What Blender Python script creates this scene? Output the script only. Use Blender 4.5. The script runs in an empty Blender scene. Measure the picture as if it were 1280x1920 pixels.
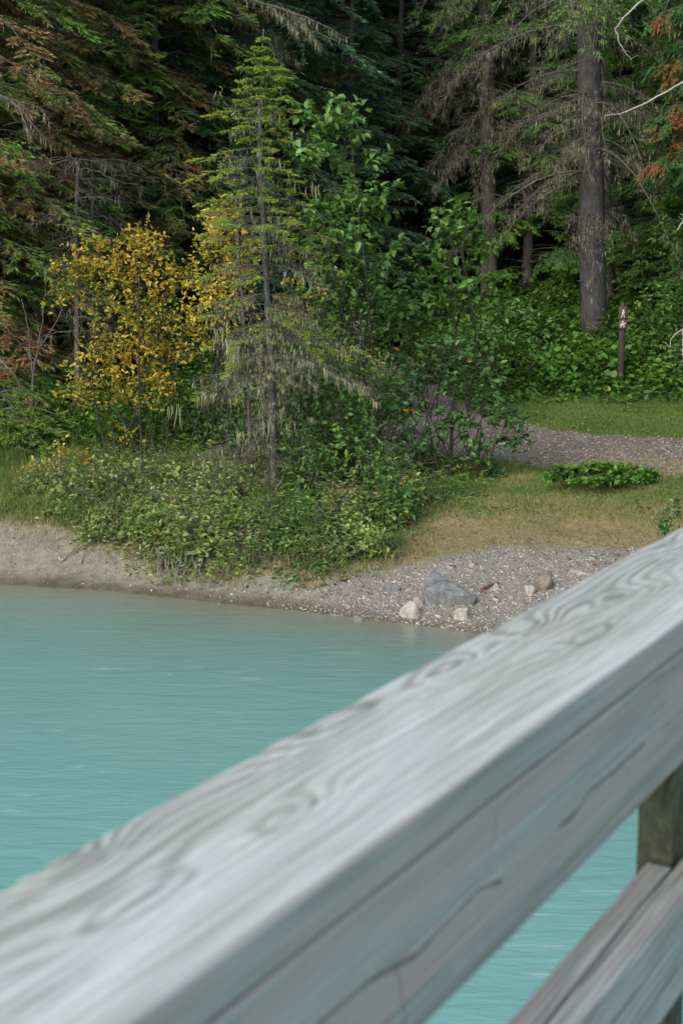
import bpy, math
import numpy as np
from mathutils import Vector

# ------------------------------------------------------------------ camera, light, exposure
SC = bpy.context.scene
COL = SC.collection
CAMZ = 3.0
FPX = 2667.0
PITCH = math.atan(460/FPX)
cam = bpy.data.cameras.new('camera'); camo = bpy.data.objects.new('camera', cam); COL.objects.link(camo)
camo.location = (0, 0, CAMZ); camo.rotation_euler = (math.pi/2-PITCH, 0, 0)
cam.sensor_fit = 'VERTICAL'; cam.sensor_height = 36; cam.lens = 36*FPX/1920
cam.clip_start = 0.05; cam.clip_end = 1000
cam.dof.use_dof = True; cam.dof.focus_distance = 16.5; cam.dof.aperture_fstop = 7
SC.camera = camo
SUN_EL, SUN_ROT = math.radians(36), math.radians(-145)
W = bpy.data.worlds.new('World'); SC.world = W; W.use_nodes = True
nt = W.node_tree
sky = nt.nodes.new('ShaderNodeTexSky'); sky.sky_type = 'NISHITA'; sky.sun_disc = False
sky.sun_elevation = SUN_EL; sky.sun_rotation = SUN_ROT; sky.air_density = 1.0; sky.dust_density = 3.0; sky.ozone_density = 1.0
nt.links.new(sky.outputs[0], nt.nodes['Background'].inputs[0]); nt.nodes['Background'].inputs[1].default_value = 0.13
sl = bpy.data.lights.new('sun', 'SUN'); sl.energy = 1.5; sl.angle = math.radians(50); sl.color = (1, .975, .93)
so = bpy.data.objects.new('sun', sl); COL.objects.link(so)
sd = Vector((math.sin(SUN_ROT)*math.cos(SUN_EL), math.cos(SUN_ROT)*math.cos(SUN_EL), math.sin(SUN_EL)))
so.rotation_euler = sd.to_track_quat('Z', 'Y').to_euler(); so.location = (-5, -5, 30)
SC.view_settings.view_transform = 'Standard'; SC.view_settings.look = 'None'; SC.view_settings.exposure = 0.6
SC.view_settings.gamma = 1
SC.cycles.max_bounces = 8; SC.cycles.diffuse_bounces = 5; SC.cycles.glossy_bounces = 2
SC.cycles.transmission_bounces = 3; SC.cycles.transparent_max_bounces = 4

# ------------------------------------------------------------------ numeric helpers
def ray(px, py):
    a = (px-640)/FPX; b = (960-py)/FPX
    return np.array([a, math.cos(PITCH)+b*math.sin(PITCH), -math.sin(PITCH)+b*math.cos(PITCH)])
def at(px, py, Y):
    r = ray(px, py); return np.array([0, 0, CAMZ])+r*(Y/r[1])
def atz(px, py, z):
    r = ray(px, py); return np.array([0, 0, CAMZ])+r*((z-CAMZ)/r[2])

def smooth(a, b, x):
    t = np.clip((x-a)/(b-a), 0, 1); return t*t*(3-2*t)

def vnoise(P, seed=0):
    """cheap smooth 3-D value noise in -1..1, P (...,3)"""
    P = np.asarray(P, float)
    i = np.floor(P).astype(np.int64); f = P-i; f = f*f*(3-2*f)
    out = 0
    for dx in (0, 1):
        for dy in (0, 1):
            for dz in (0, 1):
                h = ((i[..., 0]+dx)*374761393+(i[..., 1]+dy)*668265263+(i[..., 2]+dz)*2147483647+seed*1274126177) & 0xffffffff
                h = ((h ^ (h >> 13))*1103515245) & 0xffffffff
                h = (h ^ (h >> 16)) & 0xffff
                w = (f[..., 0] if dx else 1-f[..., 0])*(f[..., 1] if dy else 1-f[..., 1])*(f[..., 2] if dz else 1-f[..., 2])
                out = out+w*(h/32767.5-1)
    return out
def fbm(P, o=3, seed=0):
    P = np.asarray(P, float); s = 0; a = 1; t = 0
    for k in range(o):
        s = s+a*vnoise(P*2**k, seed+k); t += a; a *= .5
    return s/t
def n2(x, y, s=1, seed=0, o=3):
    return fbm(np.stack([x*s, y*s, np.zeros_like(x)+.5], -1), o, seed)

SHX = [-60, -20, -8, -4.2, -3.27, -2.21, -1.16, -.19, .41, 1.07, 3, 6, 30, 60]
SHY = [22, 17, 14.6, 13.6, 13.33, 13.05, 12.56, 12.16, 11.87, 11.51, 10.9, 10.1, 7, 6]
def shore(x):
    return np.interp(x, SHX, SHY)+.05*n2(x, x*0, 2.3, 5)
def path_center(Y): return np.interp(Y, [14, 16, 17.3, 18.6, 20, 22, 25, 31, 40], [9, 6.4, 4.6, 2.9, 1.7, 1.1, .75, .5, -1])
def path_mask(x, y):
    # lower arm: running right; upper arm: going back to the left
    yl = np.interp(x, [.6, 1.4, 2.6, 3.6, 5, 9], [17.4, 16.9, 16.4, 15.9, 15.1, 13]); yu = np.interp(x, [.2, .9, 1.9, 2.9, 4.3, 9], [31, 24.5, 20.6, 19.0, 18.2, 17])
    d = np.minimum(y-yl, yu-y)+.35*n2(x, y, 1.1, 9)
    m1 = smooth(-.25, .3, d)*smooth(-.2, .8, x-.25)
    c = np.interp(y, [17.4, 19, 22, 26, 34], [1.2, 1.15, .95, .75, .3]); w = np.interp(y, [17.4, 19, 26], [.2, .8, .8])
    m2 = smooth(-.25, .25, w-np.abs(x-c)+.2*n2(x, y, 1.5, 4))*smooth(17.2, 17.8, y)*(1-smooth(32, 36, y))
    return np.clip(np.maximum(m1, m2), 0, 1)
def height(x, y):
    x = np.asarray(x, float); y = np.asarray(y, float)
    d = y-shore(x)
    right = np.interp(d, [-12, -3, -1, 0, .8, 1.6, 3, 5, 8, 12, 14, 20, 30, 60, 120], [-2, -1.3, -.4, 0, .13, .3, .5, .68, .85, 1.05, 1.3, 2.3, 4.8, 15, 34])
    left = np.interp(d, [-12, -3, -1, 0, .3, .9, 1.2, 3, 6, 10, 20, 30, 60, 120], [-2, -1.3, -.35, 0, .1, .4, .52, .66, .9, 1.3, 3.0, 6, 16, 34])
    t = smooth(-.9, .5, x)
    h = left*(1-t)+right*t
    tr = np.exp(-((x-.6)/1.9)**2)*smooth(22, 25, y)
    h = h*(1-tr)+tr*np.minimum(h, 1.05+np.maximum(y-24, 0)*.03+np.maximum(y-33, 0)*.3)
    land = smooth(-.2, .5, d)
    h = h+land*(.05*n2(x, y, .9, 1)+.02*n2(x, y, 4, 2)+.25*smooth(22, 30, y)*n2(x, y, .35, 3))+(.012*n2(x, y, 9, 8)+.004*n2(x, y, 30, 18, 2))*smooth(-.3, .1, d)
    return h
def dveg(x): return np.interp(x, [-4, -3, -2.4, -1.6, -.2, .2, .9, 1.5, 4], [.95, .85, .6, .2, .45, .9, 1.5, 1.9, 2.2])
def xveg(y): return np.interp(y, [12.6, 13, 14, 15, 16, 17], [.1, .3, .8, 1.3, 1.5, 1.2])
def H(x, y): return float(height(np.array([x]), np.array([y]))[0])
def ghit(px, py):
    r = ray(px, py); t = np.arange(5, 70, .02)
    x = r[0]*t; y = r[1]*t; z = CAMZ+r[2]*t
    k = np.argmax(z < height(x, y)); return np.array([x[k], y[k], z[k]])
def onground(px, Y):
    x = (px-640)/FPX*Y*1.0; x = at(px, 600, Y)[0]; return np.array([x, Y, H(x, Y)])

class MB:
    """collects vertices / quads / a per-vertex float 'var', makes ONE mesh object"""
    def __init__(s): s.v = []; s.q = []; s.a = []; s.n = 0
    def add(s, verts, quads, var=0.5):
        verts = np.asarray(verts, float).reshape(-1, 3); quads = np.asarray(quads, np.int64)
        s.v.append(verts); s.q.append(quads+s.n)
        a = np.empty(len(verts)); a[:] = var; s.a.append(a); s.n += len(verts)
    def tmpl(s, V, T, var):
        """V (N,k,3) verts of N copies, T (m,4) template quads, var (N,)"""
        N, k, _ = V.shape
        if N == 0: return
        q = (np.asarray(T)[None]+(np.arange(N)*k)[:, None, None]).reshape(-1, 4)
        s.add(V.reshape(-1, 3), q, np.repeat(np.broadcast_to(var, (N,)), k))
    def tube(s, pts, r, sides=7, var=.5, wob=0, seed=0):
        pts = np.asarray(pts, float); n = len(pts); r = np.broadcast_to(r, (n,))
        T = np.gradient(pts, axis=0); T /= np.linalg.norm(T, axis=1)[:, None]+1e-9
        up = np.array([0, 0, 1.]) if abs(T[0][2]) < .8 else np.array([1., 0, 0])
        A = np.cross(T, up); A /= np.linalg.norm(A, axis=1)[:, None]+1e-9; B = np.cross(T, A)
        th = np.arange(sides)*2*math.pi/sides
        ring = A[:, None]*np.cos(th)[None, :, None]+B[:, None]*np.sin(th)[None, :, None]
        rr = r[:, None]*np.ones((1, sides))
        if wob: rr = rr*(1+wob*vnoise((pts[:, None]+ring*.3)*3.1+seed, seed))
        V = pts[:, None]+ring*rr[..., None]
        q = []
        i = np.arange(n-1)[:, None]*sides; j = np.arange(sides)[None]; k = (j+1) % sides
        q = np.stack([i+j, i+k, i+sides+k, i+sides+j], -1).reshape(-1, 4)
        s.add(V, q, var)
        # caps
        c = [[(n-1)*sides+a for a in (0, 1, 2, 3)]] if sides == 4 else []
        if sides > 4:
            b0 = (n-1)*sides
            c = [[b0, b0+a, b0+a+1, b0+min(a+2, sides-1)] for a in range(1, sides-2, 2)]
        if c:
            s.q[-1] = np.concatenate([s.q[-1], np.array(c)+s.n-len(V.reshape(-1, 3))])
    def twigs(s, P0, P1, r0, r1, rng, bend=.12, var=.5):
        P0 = np.asarray(P0, float); P1 = np.asarray(P1, float); N = len(P0)
        if N == 0: return
        d = P1-P0; L = np.linalg.norm(d, axis=1)[:, None]+1e-9; t = d/L
        up = np.tile([0, 0, 1.], (N, 1)); up[np.abs(t[:, 2]) > .9] = [1, 0, 0]
        A = np.cross(t, up); A /= np.linalg.norm(A, axis=1)[:, None]; B = np.cross(t, A)
        mid = (P0+P1)/2+(A*rng.normal(0, 1, (N, 1))+B*rng.normal(0, 1, (N, 1)))*L*bend
        V = np.zeros((N, 9, 3)); r0 = np.broadcast_to(r0, (N,))[:, None]; r1 = np.broadcast_to(r1, (N,))[:, None]
        for j, (P, r) in enumerate(((P0, r0), (mid, (r0+r1)/2), (P1, r1))):
            for k in range(3):
                a = k*2*math.pi/3
                V[:, j*3+k] = P+(A*math.cos(a)+B*math.sin(a))*r
        T = [[j*3+k, j*3+(k+1) % 3, j*3+3+(k+1) % 3, j*3+3+k] for j in range(2) for k in range(3)]
        s.tmpl(V, T, var); return mid
    def leaves(s, P, D, Nn, L, Wd, var, fold=.18, curl=.15):
        """broad leaves: base P, direction D, normal Nn"""
        N = len(P)
        if N == 0: return
        D = D/(np.linalg.norm(D, axis=1)[:, None]+1e-9); S = np.cross(D, Nn); S /= np.linalg.norm(S, axis=1)[:, None]+1e-9
        U = np.cross(S, D); L = np.broadcast_to(L, (N,))[:, None]; Wd = np.broadcast_to(Wd, (N,))[:, None]
        V = np.zeros((N, 6, 3))
        V[:, 0] = P; V[:, 1] = P+D*L*.28-S*Wd*.5+U*fold*Wd; V[:, 2] = P+D*L*.68-S*Wd*.42+U*(fold*Wd-curl*L*.4)
        V[:, 3] = P+D*L-U*curl*L; V[:, 4] = P+D*L*.68+S*Wd*.42+U*(fold*Wd-curl*L*.4); V[:, 5] = P+D*L*.28+S*Wd*.5+U*fold*Wd
        s.tmpl(V, [[0, 1, 2, 3], [0, 3, 4, 5]], var)
    def kites(s, P, D, L, Wd, var, rng=None, Nn=None):
        N = len(P)
        if N == 0: return
        D = D/(np.linalg.norm(D, axis=1)[:, None]+1e-9)
        if Nn is None: Nn = rng.normal(0, .5, (N, 3))+[0, 0, 1]
        S = np.cross(D, Nn); S /= np.linalg.norm(S, axis=1)[:, None]+1e-9
        L = np.broadcast_to(L, (N,))[:, None]; Wd = np.broadcast_to(Wd, (N,))[:, None]
        V = np.stack([P, P+D*L*.45-S*Wd*.5, P+D*L, P+D*L*.45+S*Wd*.5], 1)
        s.tmpl(V, [[0, 1, 2, 3]], var)
    def box(s, c, sz, rotz=0, var=.5):
        x, y, z = [a/2 for a in sz]
        V = np.array([[i*x, j*y, k*z] for k in (-1, 1) for i, j in ((-1, -1), (1, -1), (1, 1), (-1, 1))])
        if rotz:
            cs, sn = math.cos(rotz), math.sin(rotz); V = np.stack([V[:, 0]*cs-V[:, 1]*sn, V[:, 0]*sn+V[:, 1]*cs, V[:, 2]], -1)
        s.add(V+np.asarray(c), [[3, 2, 1, 0], [4, 5, 6, 7], [0, 1, 5, 4], [1, 2, 6, 5], [2, 3, 7, 6], [3, 0, 4, 7]], var)
    def build(s, name, mat, parent=None, smoothed=False, origin=None):
        v = np.concatenate(s.v); q = np.concatenate(s.q); a = np.concatenate(s.a)
        if origin is not None: v = v-np.asarray(origin)
        me = bpy.data.meshes.new(name)
        me.vertices.add(len(v)); me.vertices.foreach_set('co', v.astype(np.float32).ravel())
        me.loops.add(len(q)*4); me.loops.foreach_set('vertex_index', q.astype(np.int32).ravel())
        me.polygons.add(len(q)); me.polygons.foreach_set('loop_start', np.arange(0, len(q)*4, 4, dtype=np.int32))
        if smoothed: me.polygons.foreach_set('use_smooth', np.ones(len(q), bool))
        me.update(calc_edges=True); me.validate()
        at_ = me.attributes.new('var', 'FLOAT', 'POINT')
        if len(me.vertices) == len(a): at_.data.foreach_set('value', a.astype(np.float32))
        me.materials.append(mat)
        o = bpy.data.objects.new(name, me); COL.objects.link(o)
        if parent is not None: o.parent = parent
        if origin is not None: o.location = origin
        return o

def add_attr(o, name, arr):
    a = o.data.attributes.new(name, 'FLOAT', 'POINT'); a.data.foreach_set('value', np.asarray(arr, np.float32).ravel())
def tag(o, label=None, cat=None, group=None, kind=None):
    if label: o['label'] = label
    if cat: o['category'] = cat
    if group: o['group'] = group
    if kind: o['kind'] = kind
    return o
def thing(name, label, cat, loc=(0, 0, 0), rotz=0, group=None):
    o = bpy.data.objects.new(name, None); COL.objects.link(o); o.empty_display_size = .2
    o.location = [float(a) for a in loc]; o.rotation_euler = (0, 0, rotz); tag(o, label, cat, group); return o
def dup(root, loc, rotz, scale, label, group=None):
    r = root.copy(); COL.objects.link(r); r.location = [float(a) for a in loc]; r.rotation_euler = (0, 0, rotz); r.scale = (scale,)*3
    r['label'] = label
    if group: r['group'] = group
    for ch in list(root.children):
        c = ch.copy(); COL.objects.link(c); c.parent = r
    return r

# ------------------------------------------------------------------ materials
def newmat(name):
    m = bpy.data.materials.new(name); m.use_nodes = True; t = m.node_tree
    return m, t, t.nodes['Principled BSDF'], t.nodes['Material Output']
def N(t, typ, **kw):
    n = t.nodes.new(typ)
    for k, v in kw.items(): setattr(n, k, v)
    return n
def ramp(t, fac, stops, interp='LINEAR'):
    r = N(t, 'ShaderNodeValToRGB'); r.color_ramp.interpolation = interp
    while len(r.color_ramp.elements) > 1: r.color_ramp.elements.remove(r.color_ramp.elements[0])
    for i, (p, c) in enumerate(stops):
        e = r.color_ramp.elements[0] if i == 0 else r.color_ramp.elements.new(p)
        e.position = p; e.color = (*c, 1)
    if fac is not None: t.links.new(fac, r.inputs[0])
    return r.outputs[0]
def noise(t, vec, scale, detail=4, rough=.55, mapscale=None, dist=0):
    if mapscale:
        mp = N(t, 'ShaderNodeMapping'); mp.inputs['Scale'].default_value = mapscale; t.links.new(vec, mp.inputs[0]); vec = mp.outputs[0]
    n = N(t, 'ShaderNodeTexNoise'); n.inputs['Scale'].default_value = scale; n.inputs['Detail'].default_value = detail
    n.inputs['Roughness'].default_value = rough; n.inputs['Distortion'].default_value = dist
    t.links.new(vec, n.inputs['Vector']); return n.outputs[0]
def mixc(t, fac, a, b, mode='MIX'):
    m = N(t, 'ShaderNodeMix', data_type='RGBA', blend_type=mode)
    for s, v in ((0, fac), (6, a), (7, b)):
        if isinstance(v, (int, float)): m.inputs[s].default_value = v
        elif isinstance(v, tuple): m.inputs[s].default_value = (*v, 1)
        else: t.links.new(v, m.inputs[s])
    return m.outputs[2]
def math_(t, op, a, b=0., clamp=False):
    m = N(t, 'ShaderNodeMath', operation=op, use_clamp=clamp)
    for s, v in ((0, a), (1, b)):
        if isinstance(v, (int, float)): m.inputs[s].default_value = v
        else: t.links.new(v, m.inputs[s])
    return m.outputs[0]
def attr(t, name): return N(t, 'ShaderNodeAttribute', attribute_name=name).outputs['Fac']
def objco(t): return N(t, 'ShaderNodeTexCoord').outputs['Object']
def bump(t, h, strength, dist, bs):
    b = N(t, 'ShaderNodeBump'); b.inputs['Strength'].default_value = strength; b.inputs['Distance'].default_value = dist
    t.links.new(h, b.inputs['Height']); t.links.new(b.outputs[0], bs.inputs['Normal'])

def leafmat(name, stops, rough=.5, trans=.35, spec=.3, val=1.15, sat=1.12):
    m, t, bs, out = newmat(name)
    c = ramp(t, attr(t, 'var'), stops)
    oi = N(t, 'ShaderNodeObjectInfo').outputs['Random']
    hsv = N(t, 'ShaderNodeHueSaturation'); t.links.new(c, hsv.inputs['Color'])
    v = math_(t, 'ADD', math_(t, 'MULTIPLY', oi, .3), val); t.links.new(v, hsv.inputs['Value']); hsv.inputs['Saturation'].default_value = sat
    c = hsv.outputs[0]
    t.links.new(c, bs.inputs['Base Color']); bs.inputs['Roughness'].default_value = rough; bs.inputs['Specular IOR Level'].default_value = spec
    tr = N(t, 'ShaderNodeBsdfTranslucent'); t.links.new(mixc(t, 1, c, (1, 1, .6), 'MULTIPLY'), tr.inputs[0])
    mx = N(t, 'ShaderNodeMixShader'); mx.inputs[0].default_value = trans
    t.links.new(bs.outputs[0], mx.inputs[1]); t.links.new(tr.outputs[0], mx.inputs[2]); t.links.new(mx.outputs[0], out.inputs[0])
    return m
def barkmat(name, dark, light, scale=9, moss=None):
    m, t, bs, out = newmat(name); co = objco(t)
    n1 = noise(t, co, scale, 5, .65, (1, 1, .35)); n2_ = noise(t, co, scale*6, 3, .6, (1, 1, .5))
    c = ramp(t, n1, [(.3, dark), (.52, tuple((a+b)/2 for a, b in zip(dark, light))), (.7, light)])
    c = mixc(t, .5, c, ramp(t, n2_, [(.38, (.35, .35, .35)), (.58, (1.1, 1.1, 1.1))]), 'MULTIPLY')
    if moss: c = mixc(t, ramp(t, noise(t, co, 2.2, 4), [(.5, (0, 0, 0)), (.68, (.7, .7, .7))]), c, moss)
    t.links.new(c, bs.inputs['Base Color']); bs.inputs['Roughness'].default_value = .9; bs.inputs['Specular IOR Level'].default_value = .2
    bump(t, math_(t, 'ADD', n1, n2_), .8, .03, bs)
    return m

M = {}
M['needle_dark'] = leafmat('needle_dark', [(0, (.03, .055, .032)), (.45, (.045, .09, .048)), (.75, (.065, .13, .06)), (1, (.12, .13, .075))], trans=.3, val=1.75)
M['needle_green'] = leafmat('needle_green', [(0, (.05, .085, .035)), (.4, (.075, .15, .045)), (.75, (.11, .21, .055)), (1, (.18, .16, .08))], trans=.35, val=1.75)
M['needle_brown'] = leafmat('needle_brown', [(0, (.17, .1, .065)), (.32, (.17, .115, .065)), (.48, (.11, .12, .05)), (.7, (.08, .17, .045)), (1, (.14, .25, .06))], trans=.3, val=1.75)
M['needle_rust'] = leafmat('needle_rust', [(0, (.05, .1, .04)), (.5, (.07, .15, .05)), (.6, (.12, .16, .06)), (.67, (.15, .09, .045)), (1, (.24, .11, .055))], trans=.25, val=1.2)
M['needle_yellow'] = leafmat('needle_yellow', [(0, (.11, .13, .08)), (.4, (.16, .22, .08)), (.8, (.32, .42, .1)), (1, (.45, .45, .14))], trans=.3)
M['cedar'] = leafmat('cedar', [(0, (.07, .11, .035)), (.5, (.12, .2, .05)), (.85, (.17, .25, .07)), (1, (.25, .15, .07))], trans=.3)
M['leaf_green'] = leafmat('leaf_green', [(0, (.05, .1, .03)), (.5, (.09, .175, .055)), (.85, (.15, .27, .09)), (1, (.26, .32, .09))], .4, .3, .5)
M['leaf_cool'] = leafmat('leaf_cool', [(0, (.07, .13, .04)), (.5, (.12, .22, .07)), (.9, (.2, .35, .13)), (1, (.26, .3, .09))], .42, .35, .5)
M['leaf_bright'] = leafmat('leaf_bright', [(0, (.05, .11, .03)), (.5, (.095, .2, .05)), (.9, (.16, .3, .08)), (1, (.33, .33, .08))], .45, .35, .4)
M['leaf_deep'] = leafmat('leaf_deep', [(0, (.04, .085, .035)), (.6, (.075, .155, .055)), (.93, (.14, .26, .09)), (1, (.6, .3, .05))], .4, .25, .45)
M['leaf_yellow'] = leafmat('leaf_yellow', [(0, (.09, .17, .04)), (.3, (.2, .28, .06)), (.45, (.42, .4, .06)), (.6, (.56, .43, .06)), (.88, (.68, .52, .1)), (1, (.6, .3, .05))], .5, .4, .3, val=.9, sat=1.0)
M['leaf_bank'] = leafmat('leaf_bank', [(0, (.1, .13, .05)), (.3, (.15, .2, .07)), (.75, (.24, .31, .12)), (.93, (.38, .42, .18)), (.96, (.33, .22, .17)), (1, (.5, .16, .08))], .5, .3, .4)
M['leaf_under'] = leafmat('leaf_under', [(0, (.035, .065, .02)), (.5, (.07, .14, .035)), (.85, (.12, .22, .05)), (.95, (.22, .25, .08)), (1, (.38, .2, .07))], .5, .3, .3)
M['grass_green'] = leafmat('grass_green', [(0, (.07, .12, .03)), (.5, (.13, .21, .05)), (.8, (.23, .27, .08)), (1, (.36, .3, .14))], .6, .3, .2, val=.9, sat=1.0)
M['grass_dry'] = leafmat('grass_dry', [(0, (.15, .2, .06)), (.35, (.28, .26, .11)), (1, (.5, .4, .22))], .7, .3, .2, val=.9, sat=1.0)
M['lichen'] = leafmat('lichen', [(0, (.16, .17, .12)), (.5, (.3, .31, .2)), (1, (.48, .48, .3))], .9, .3, .05, val=.9, sat=1.0)
M['twig'] = barkmat('twig', (.09, .08, .07), (.24, .22, .19), 14)
M['twig_pale'] = barkmat('twig_pale', (.2, .19, .17), (.42, .4, .37), 14)
M['bark_grey'] = barkmat('bark_grey', (.08, .07, .065), (.22, .2, .18), 10)
M['bark_spruce'] = barkmat('bark_spruce', (.035, .033, .034), (.135, .132, .132), 15, (.1, .1, .095))
M['bark_young'] = barkmat('bark_young', (.07, .07, .065), (.22, .22, .2), 16, (.2, .22, .17))
M['bark_dark'] = barkmat('bark_dark', (.03, .028, .022), (.09, .085, .06), 14)
M['bark_white'] = barkmat('bark_white', (.35, .34, .31), (.65, .63, .58), 12)

def rockmat(name, a, b, moss=None):
    m, t, bs, out = newmat(name); co = objco(t)
    n1 = noise(t, co, 7, 7, .65); n2_ = noise(t, co, 40, 4, .6)
    c = ramp(t, n1, [(.32, a), (.6, b)])
    c = mixc(t, .6, c, ramp(t, n2_, [(.3, (.6, .6, .6)), (.6, (1.05, 1.05, 1.05))]), 'MULTIPLY')
    if moss: c = mixc(t, ramp(t, noise(t, co, 5, 3), [(.48, (0, 0, 0)), (.62, (1, 1, 1))]), c, moss)
    t.links.new(c, bs.inputs['Base Color']); bs.inputs['Roughness'].default_value = .85; bs.inputs['Specular IOR Level'].default_value = .25
    bump(t, math_(t, 'ADD', n1, math_(t, 'MULTIPLY', n2_, .4)), .9, .03, bs); return m
M['rock_grey'] = rockmat('rock_grey', (.09, .1, .105), (.27, .285, .29))
M['rock_pale'] = rockmat('rock_pale', (.2, .185, .155), (.5, .48, .43))
M['rock_brown'] = rockmat('rock_brown', (.1, .085, .07), (.28, .25, .22), (.24, .22, .06))
def pebblemat():
    m, t, bs, out = newmat('pebble'); c = ramp(t, attr(t, 'var'), [(0, (.17, .155, .13)), (.4, (.29, .275, .24)), (.85, (.4, .385, .345)), (1, (.6, .59, .54))])
    c = mixc(t, .4, c, ramp(t, noise(t, objco(t), 60, 2), [(.3, (.6, .6, .6)), (.7, (1, 1, 1))]), 'MULTIPLY')
    t.links.new(c, bs.inputs['Base Color']); bs.inputs['Roughness'].default_value = .8; return m
M['pebble'] = pebblemat()
def plain(name, col, rough=.7, var=.25, scale=20):
    m, t, bs, out = newmat(name)
    c = mixc(t, 1, tuple(col), ramp(t, noise(t, objco(t), scale, 4), [(.3, (1-var,)*3), (.7, (1, 1, 1))]), 'MULTIPLY')
    t.links.new(c, bs.inputs['Base Color']); bs.inputs['Roughness'].default_value = rough; return m
M['sign_brown'] = plain('sign_brown', (.085, .04, .035)); M['post_brown'] = plain('post_brown', (.065, .042, .038), .85, .45, 30)
M['sign_white'] = plain('sign_white', (.72, .74, .74), .5, .25); M['sign_blue'] = plain('sign_blue', (.42, .5, .62), .5, .2)
M['root_wood'] = barkmat('root_wood', (.12, .06, .04), (.33, .19, .13), 12)

def groundmat():
    m, t, bs, out = newmat('ground'); co = objco(t)
    n1 = noise(t, co, 1.3, 6, .6); n2_ = noise(t, co, 9, 6, .65); n3 = noise(t, co, 45, 4, .6); n4 = noise(t, co, 120, 2, .6)
    forest = ramp(t, n2_, [(.3, (.028, .024, .015)), (.5, (.05, .05, .025)), (.7, (.08, .07, .04))])
    green = ramp(t, n3, [(.3, (.05, .1, .02)), (.55, (.1, .19, .04)), (.75, (.19, .26, .07))])
    dry = ramp(t, n3, [(.3, (.15, .135, .07)), (.5, (.28, .235, .13)), (.72, (.43, .36, .21))])
    pathc = ramp(t, n3, [(.3, (.1, .085, .068)), (.5, (.2, .175, .15)), (.7, (.34, .305, .27))])
    pathc = mixc(t, ramp(t, n1, [(.42, (0, 0, 0)), (.62, (.7, .7, .7))]), pathc, ramp(t, n3, [(.3, (.1, .075, .055)), (.7, (.26, .21, .17))]))
    sand = ramp(t, n2_, [(.25, (.17, .16, .12)), (.5, (.27, .26, .2)), (.75, (.38, .37, .295))])
    sand = mixc(t, .6, sand, ramp(t, n4, [(.35, (.68, .66, .64)), (.6, (1, 1, 1))]), 'MULTIPLY')
    grav = ramp(t, n4, [(.3, (.15, .14, .115)), (.5, (.27, .255, .22)), (.7, (.42, .405, .36))])
    nm = math_(t, 'MULTIPLY', math_(t, 'SUBTRACT', n2_, .5), .9)
    def w(name): 
        return ramp(t, math_(t, 'ADD', attr(t, name), nm), [(.38, (0, 0, 0)), (.62, (1, 1, 1))])
    c = mixc(t, w('green'), forest, green); c = mixc(t, w('dry'), c, dry); c = mixc(t, w('path'), c, pathc)
    c = mixc(t, w('sand'), c, sand); c = mixc(t, w('gravel'), c, grav)
    wet = attr(t, 'wet'); c = mixc(t, wet, c, mixc(t, 1, c, (.5, .47, .42), 'MULTIPLY'))
    t.links.new(c, bs.inputs['Base Color']); bs.inputs['Specular IOR Level'].default_value = .25
    t.links.new(math_(t, 'SUBTRACT', .95, math_(t, 'MULTIPLY', wet, .5)), bs.inputs['Roughness'])
    bump(t, math_(t, 'ADD', math_(t, 'ADD', n2_, math_(t, 'MULTIPLY', n3, .5)), math_(t, 'MULTIPLY', n4, .25)), 1, .04, bs)
    return m
def watermat():
    m, t, bs, out = newmat('glacial_water'); co = objco(t)
    n1 = noise(t, co, .5, 3, .5, (.5, 1, 1)); 
    deep = ramp(t, n1, [(.3, (.16, .365, .34)), (.7, (.18, .395, .365))])
    c = mixc(t, attr(t, 'mid'), deep, (.15, .27, .235))
    c = mixc(t, attr(t, 'shallow'), c, (.2, .185, .13))
    fl = noise(t, co, 5, 5, .7, (.35, 2.2, 1), .6); zone = noise(t, co, .45, 2, .5, (.5, 1, 1))
    fk = math_(t, 'MULTIPLY', ramp(t, fl, [(.61, (0, 0, 0)), (.7, (1, 1, 1))]), ramp(t, zone, [(.46, (0, 0, 0)), (.58, (1, 1, 1))]))
    c = mixc(t, math_(t, 'MULTIPLY', fk, .5), c, (.6, .72, .7))
    t.links.new(c, bs.inputs['Base Color']); bs.inputs['Roughness'].default_value = .07; bs.inputs['IOR'].default_value = 1.33
    w1 = noise(t, co, 3.2, 4, .6, (.45, 1.6, 1), .8); w2 = noise(t, co, 14, 3, .6, (.35, 1.5, 1), .5)
    bump(t, math_(t, 'ADD', w1, math_(t, 'MULTIPLY', w2, .4)), .36, .03, bs)
    return m

# ------------------------------------------------------------------ ground sheet
def grid_axis(lo, fa, fb, hi, step, g=1.12):
    a = [fa]
    d = step
    while a[-1] > lo: d *= g; a.append(a[-1]-d)
    b = list(np.arange(fa+step, fb, step)); d = step; c = [b[-1]]
    while c[-1] < hi: d *= g; c.append(c[-1]+d)
    return np.array(a[::-1]+b+c[1:])
def sheet(xs, ys, zf):
    X, Y = np.meshgrid(xs, ys); Z = zf(X, Y); nx, ny = len(xs), len(ys)
    i = np.arange(ny-1)[:, None]*nx; j = np.arange(nx-1)[None]
    q = np.stack([i+j, i+j+1, i+j+nx+1, i+j+nx], -1).reshape(-1, 4)
    return X, Y, Z, q
xs = grid_axis(-300, -4.6, 5.4, 300, .045); ys = grid_axis(-150, 10.6, 21, 400, .045)
X, Y, Z, q = sheet(xs, ys, height)
mb = MB(); mb.add(np.stack([X, Y, Z], -1), q, .5)
g = mb.build('ground', groundmat(), smoothed=True); tag(g, kind='structure')
D = Y-shore(X)
pm = path_mask(X, Y)
tt = smooth(-.9, .5, X)
dv = dveg(X)
sandw = (1-smooth(-.1, .3, D-dv+.3*n2(X, Y, 1.5, 11)))*(1-.75*smooth(-.8, .5, X+.5*n2(X, Y, 1.2, 15)))
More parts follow.
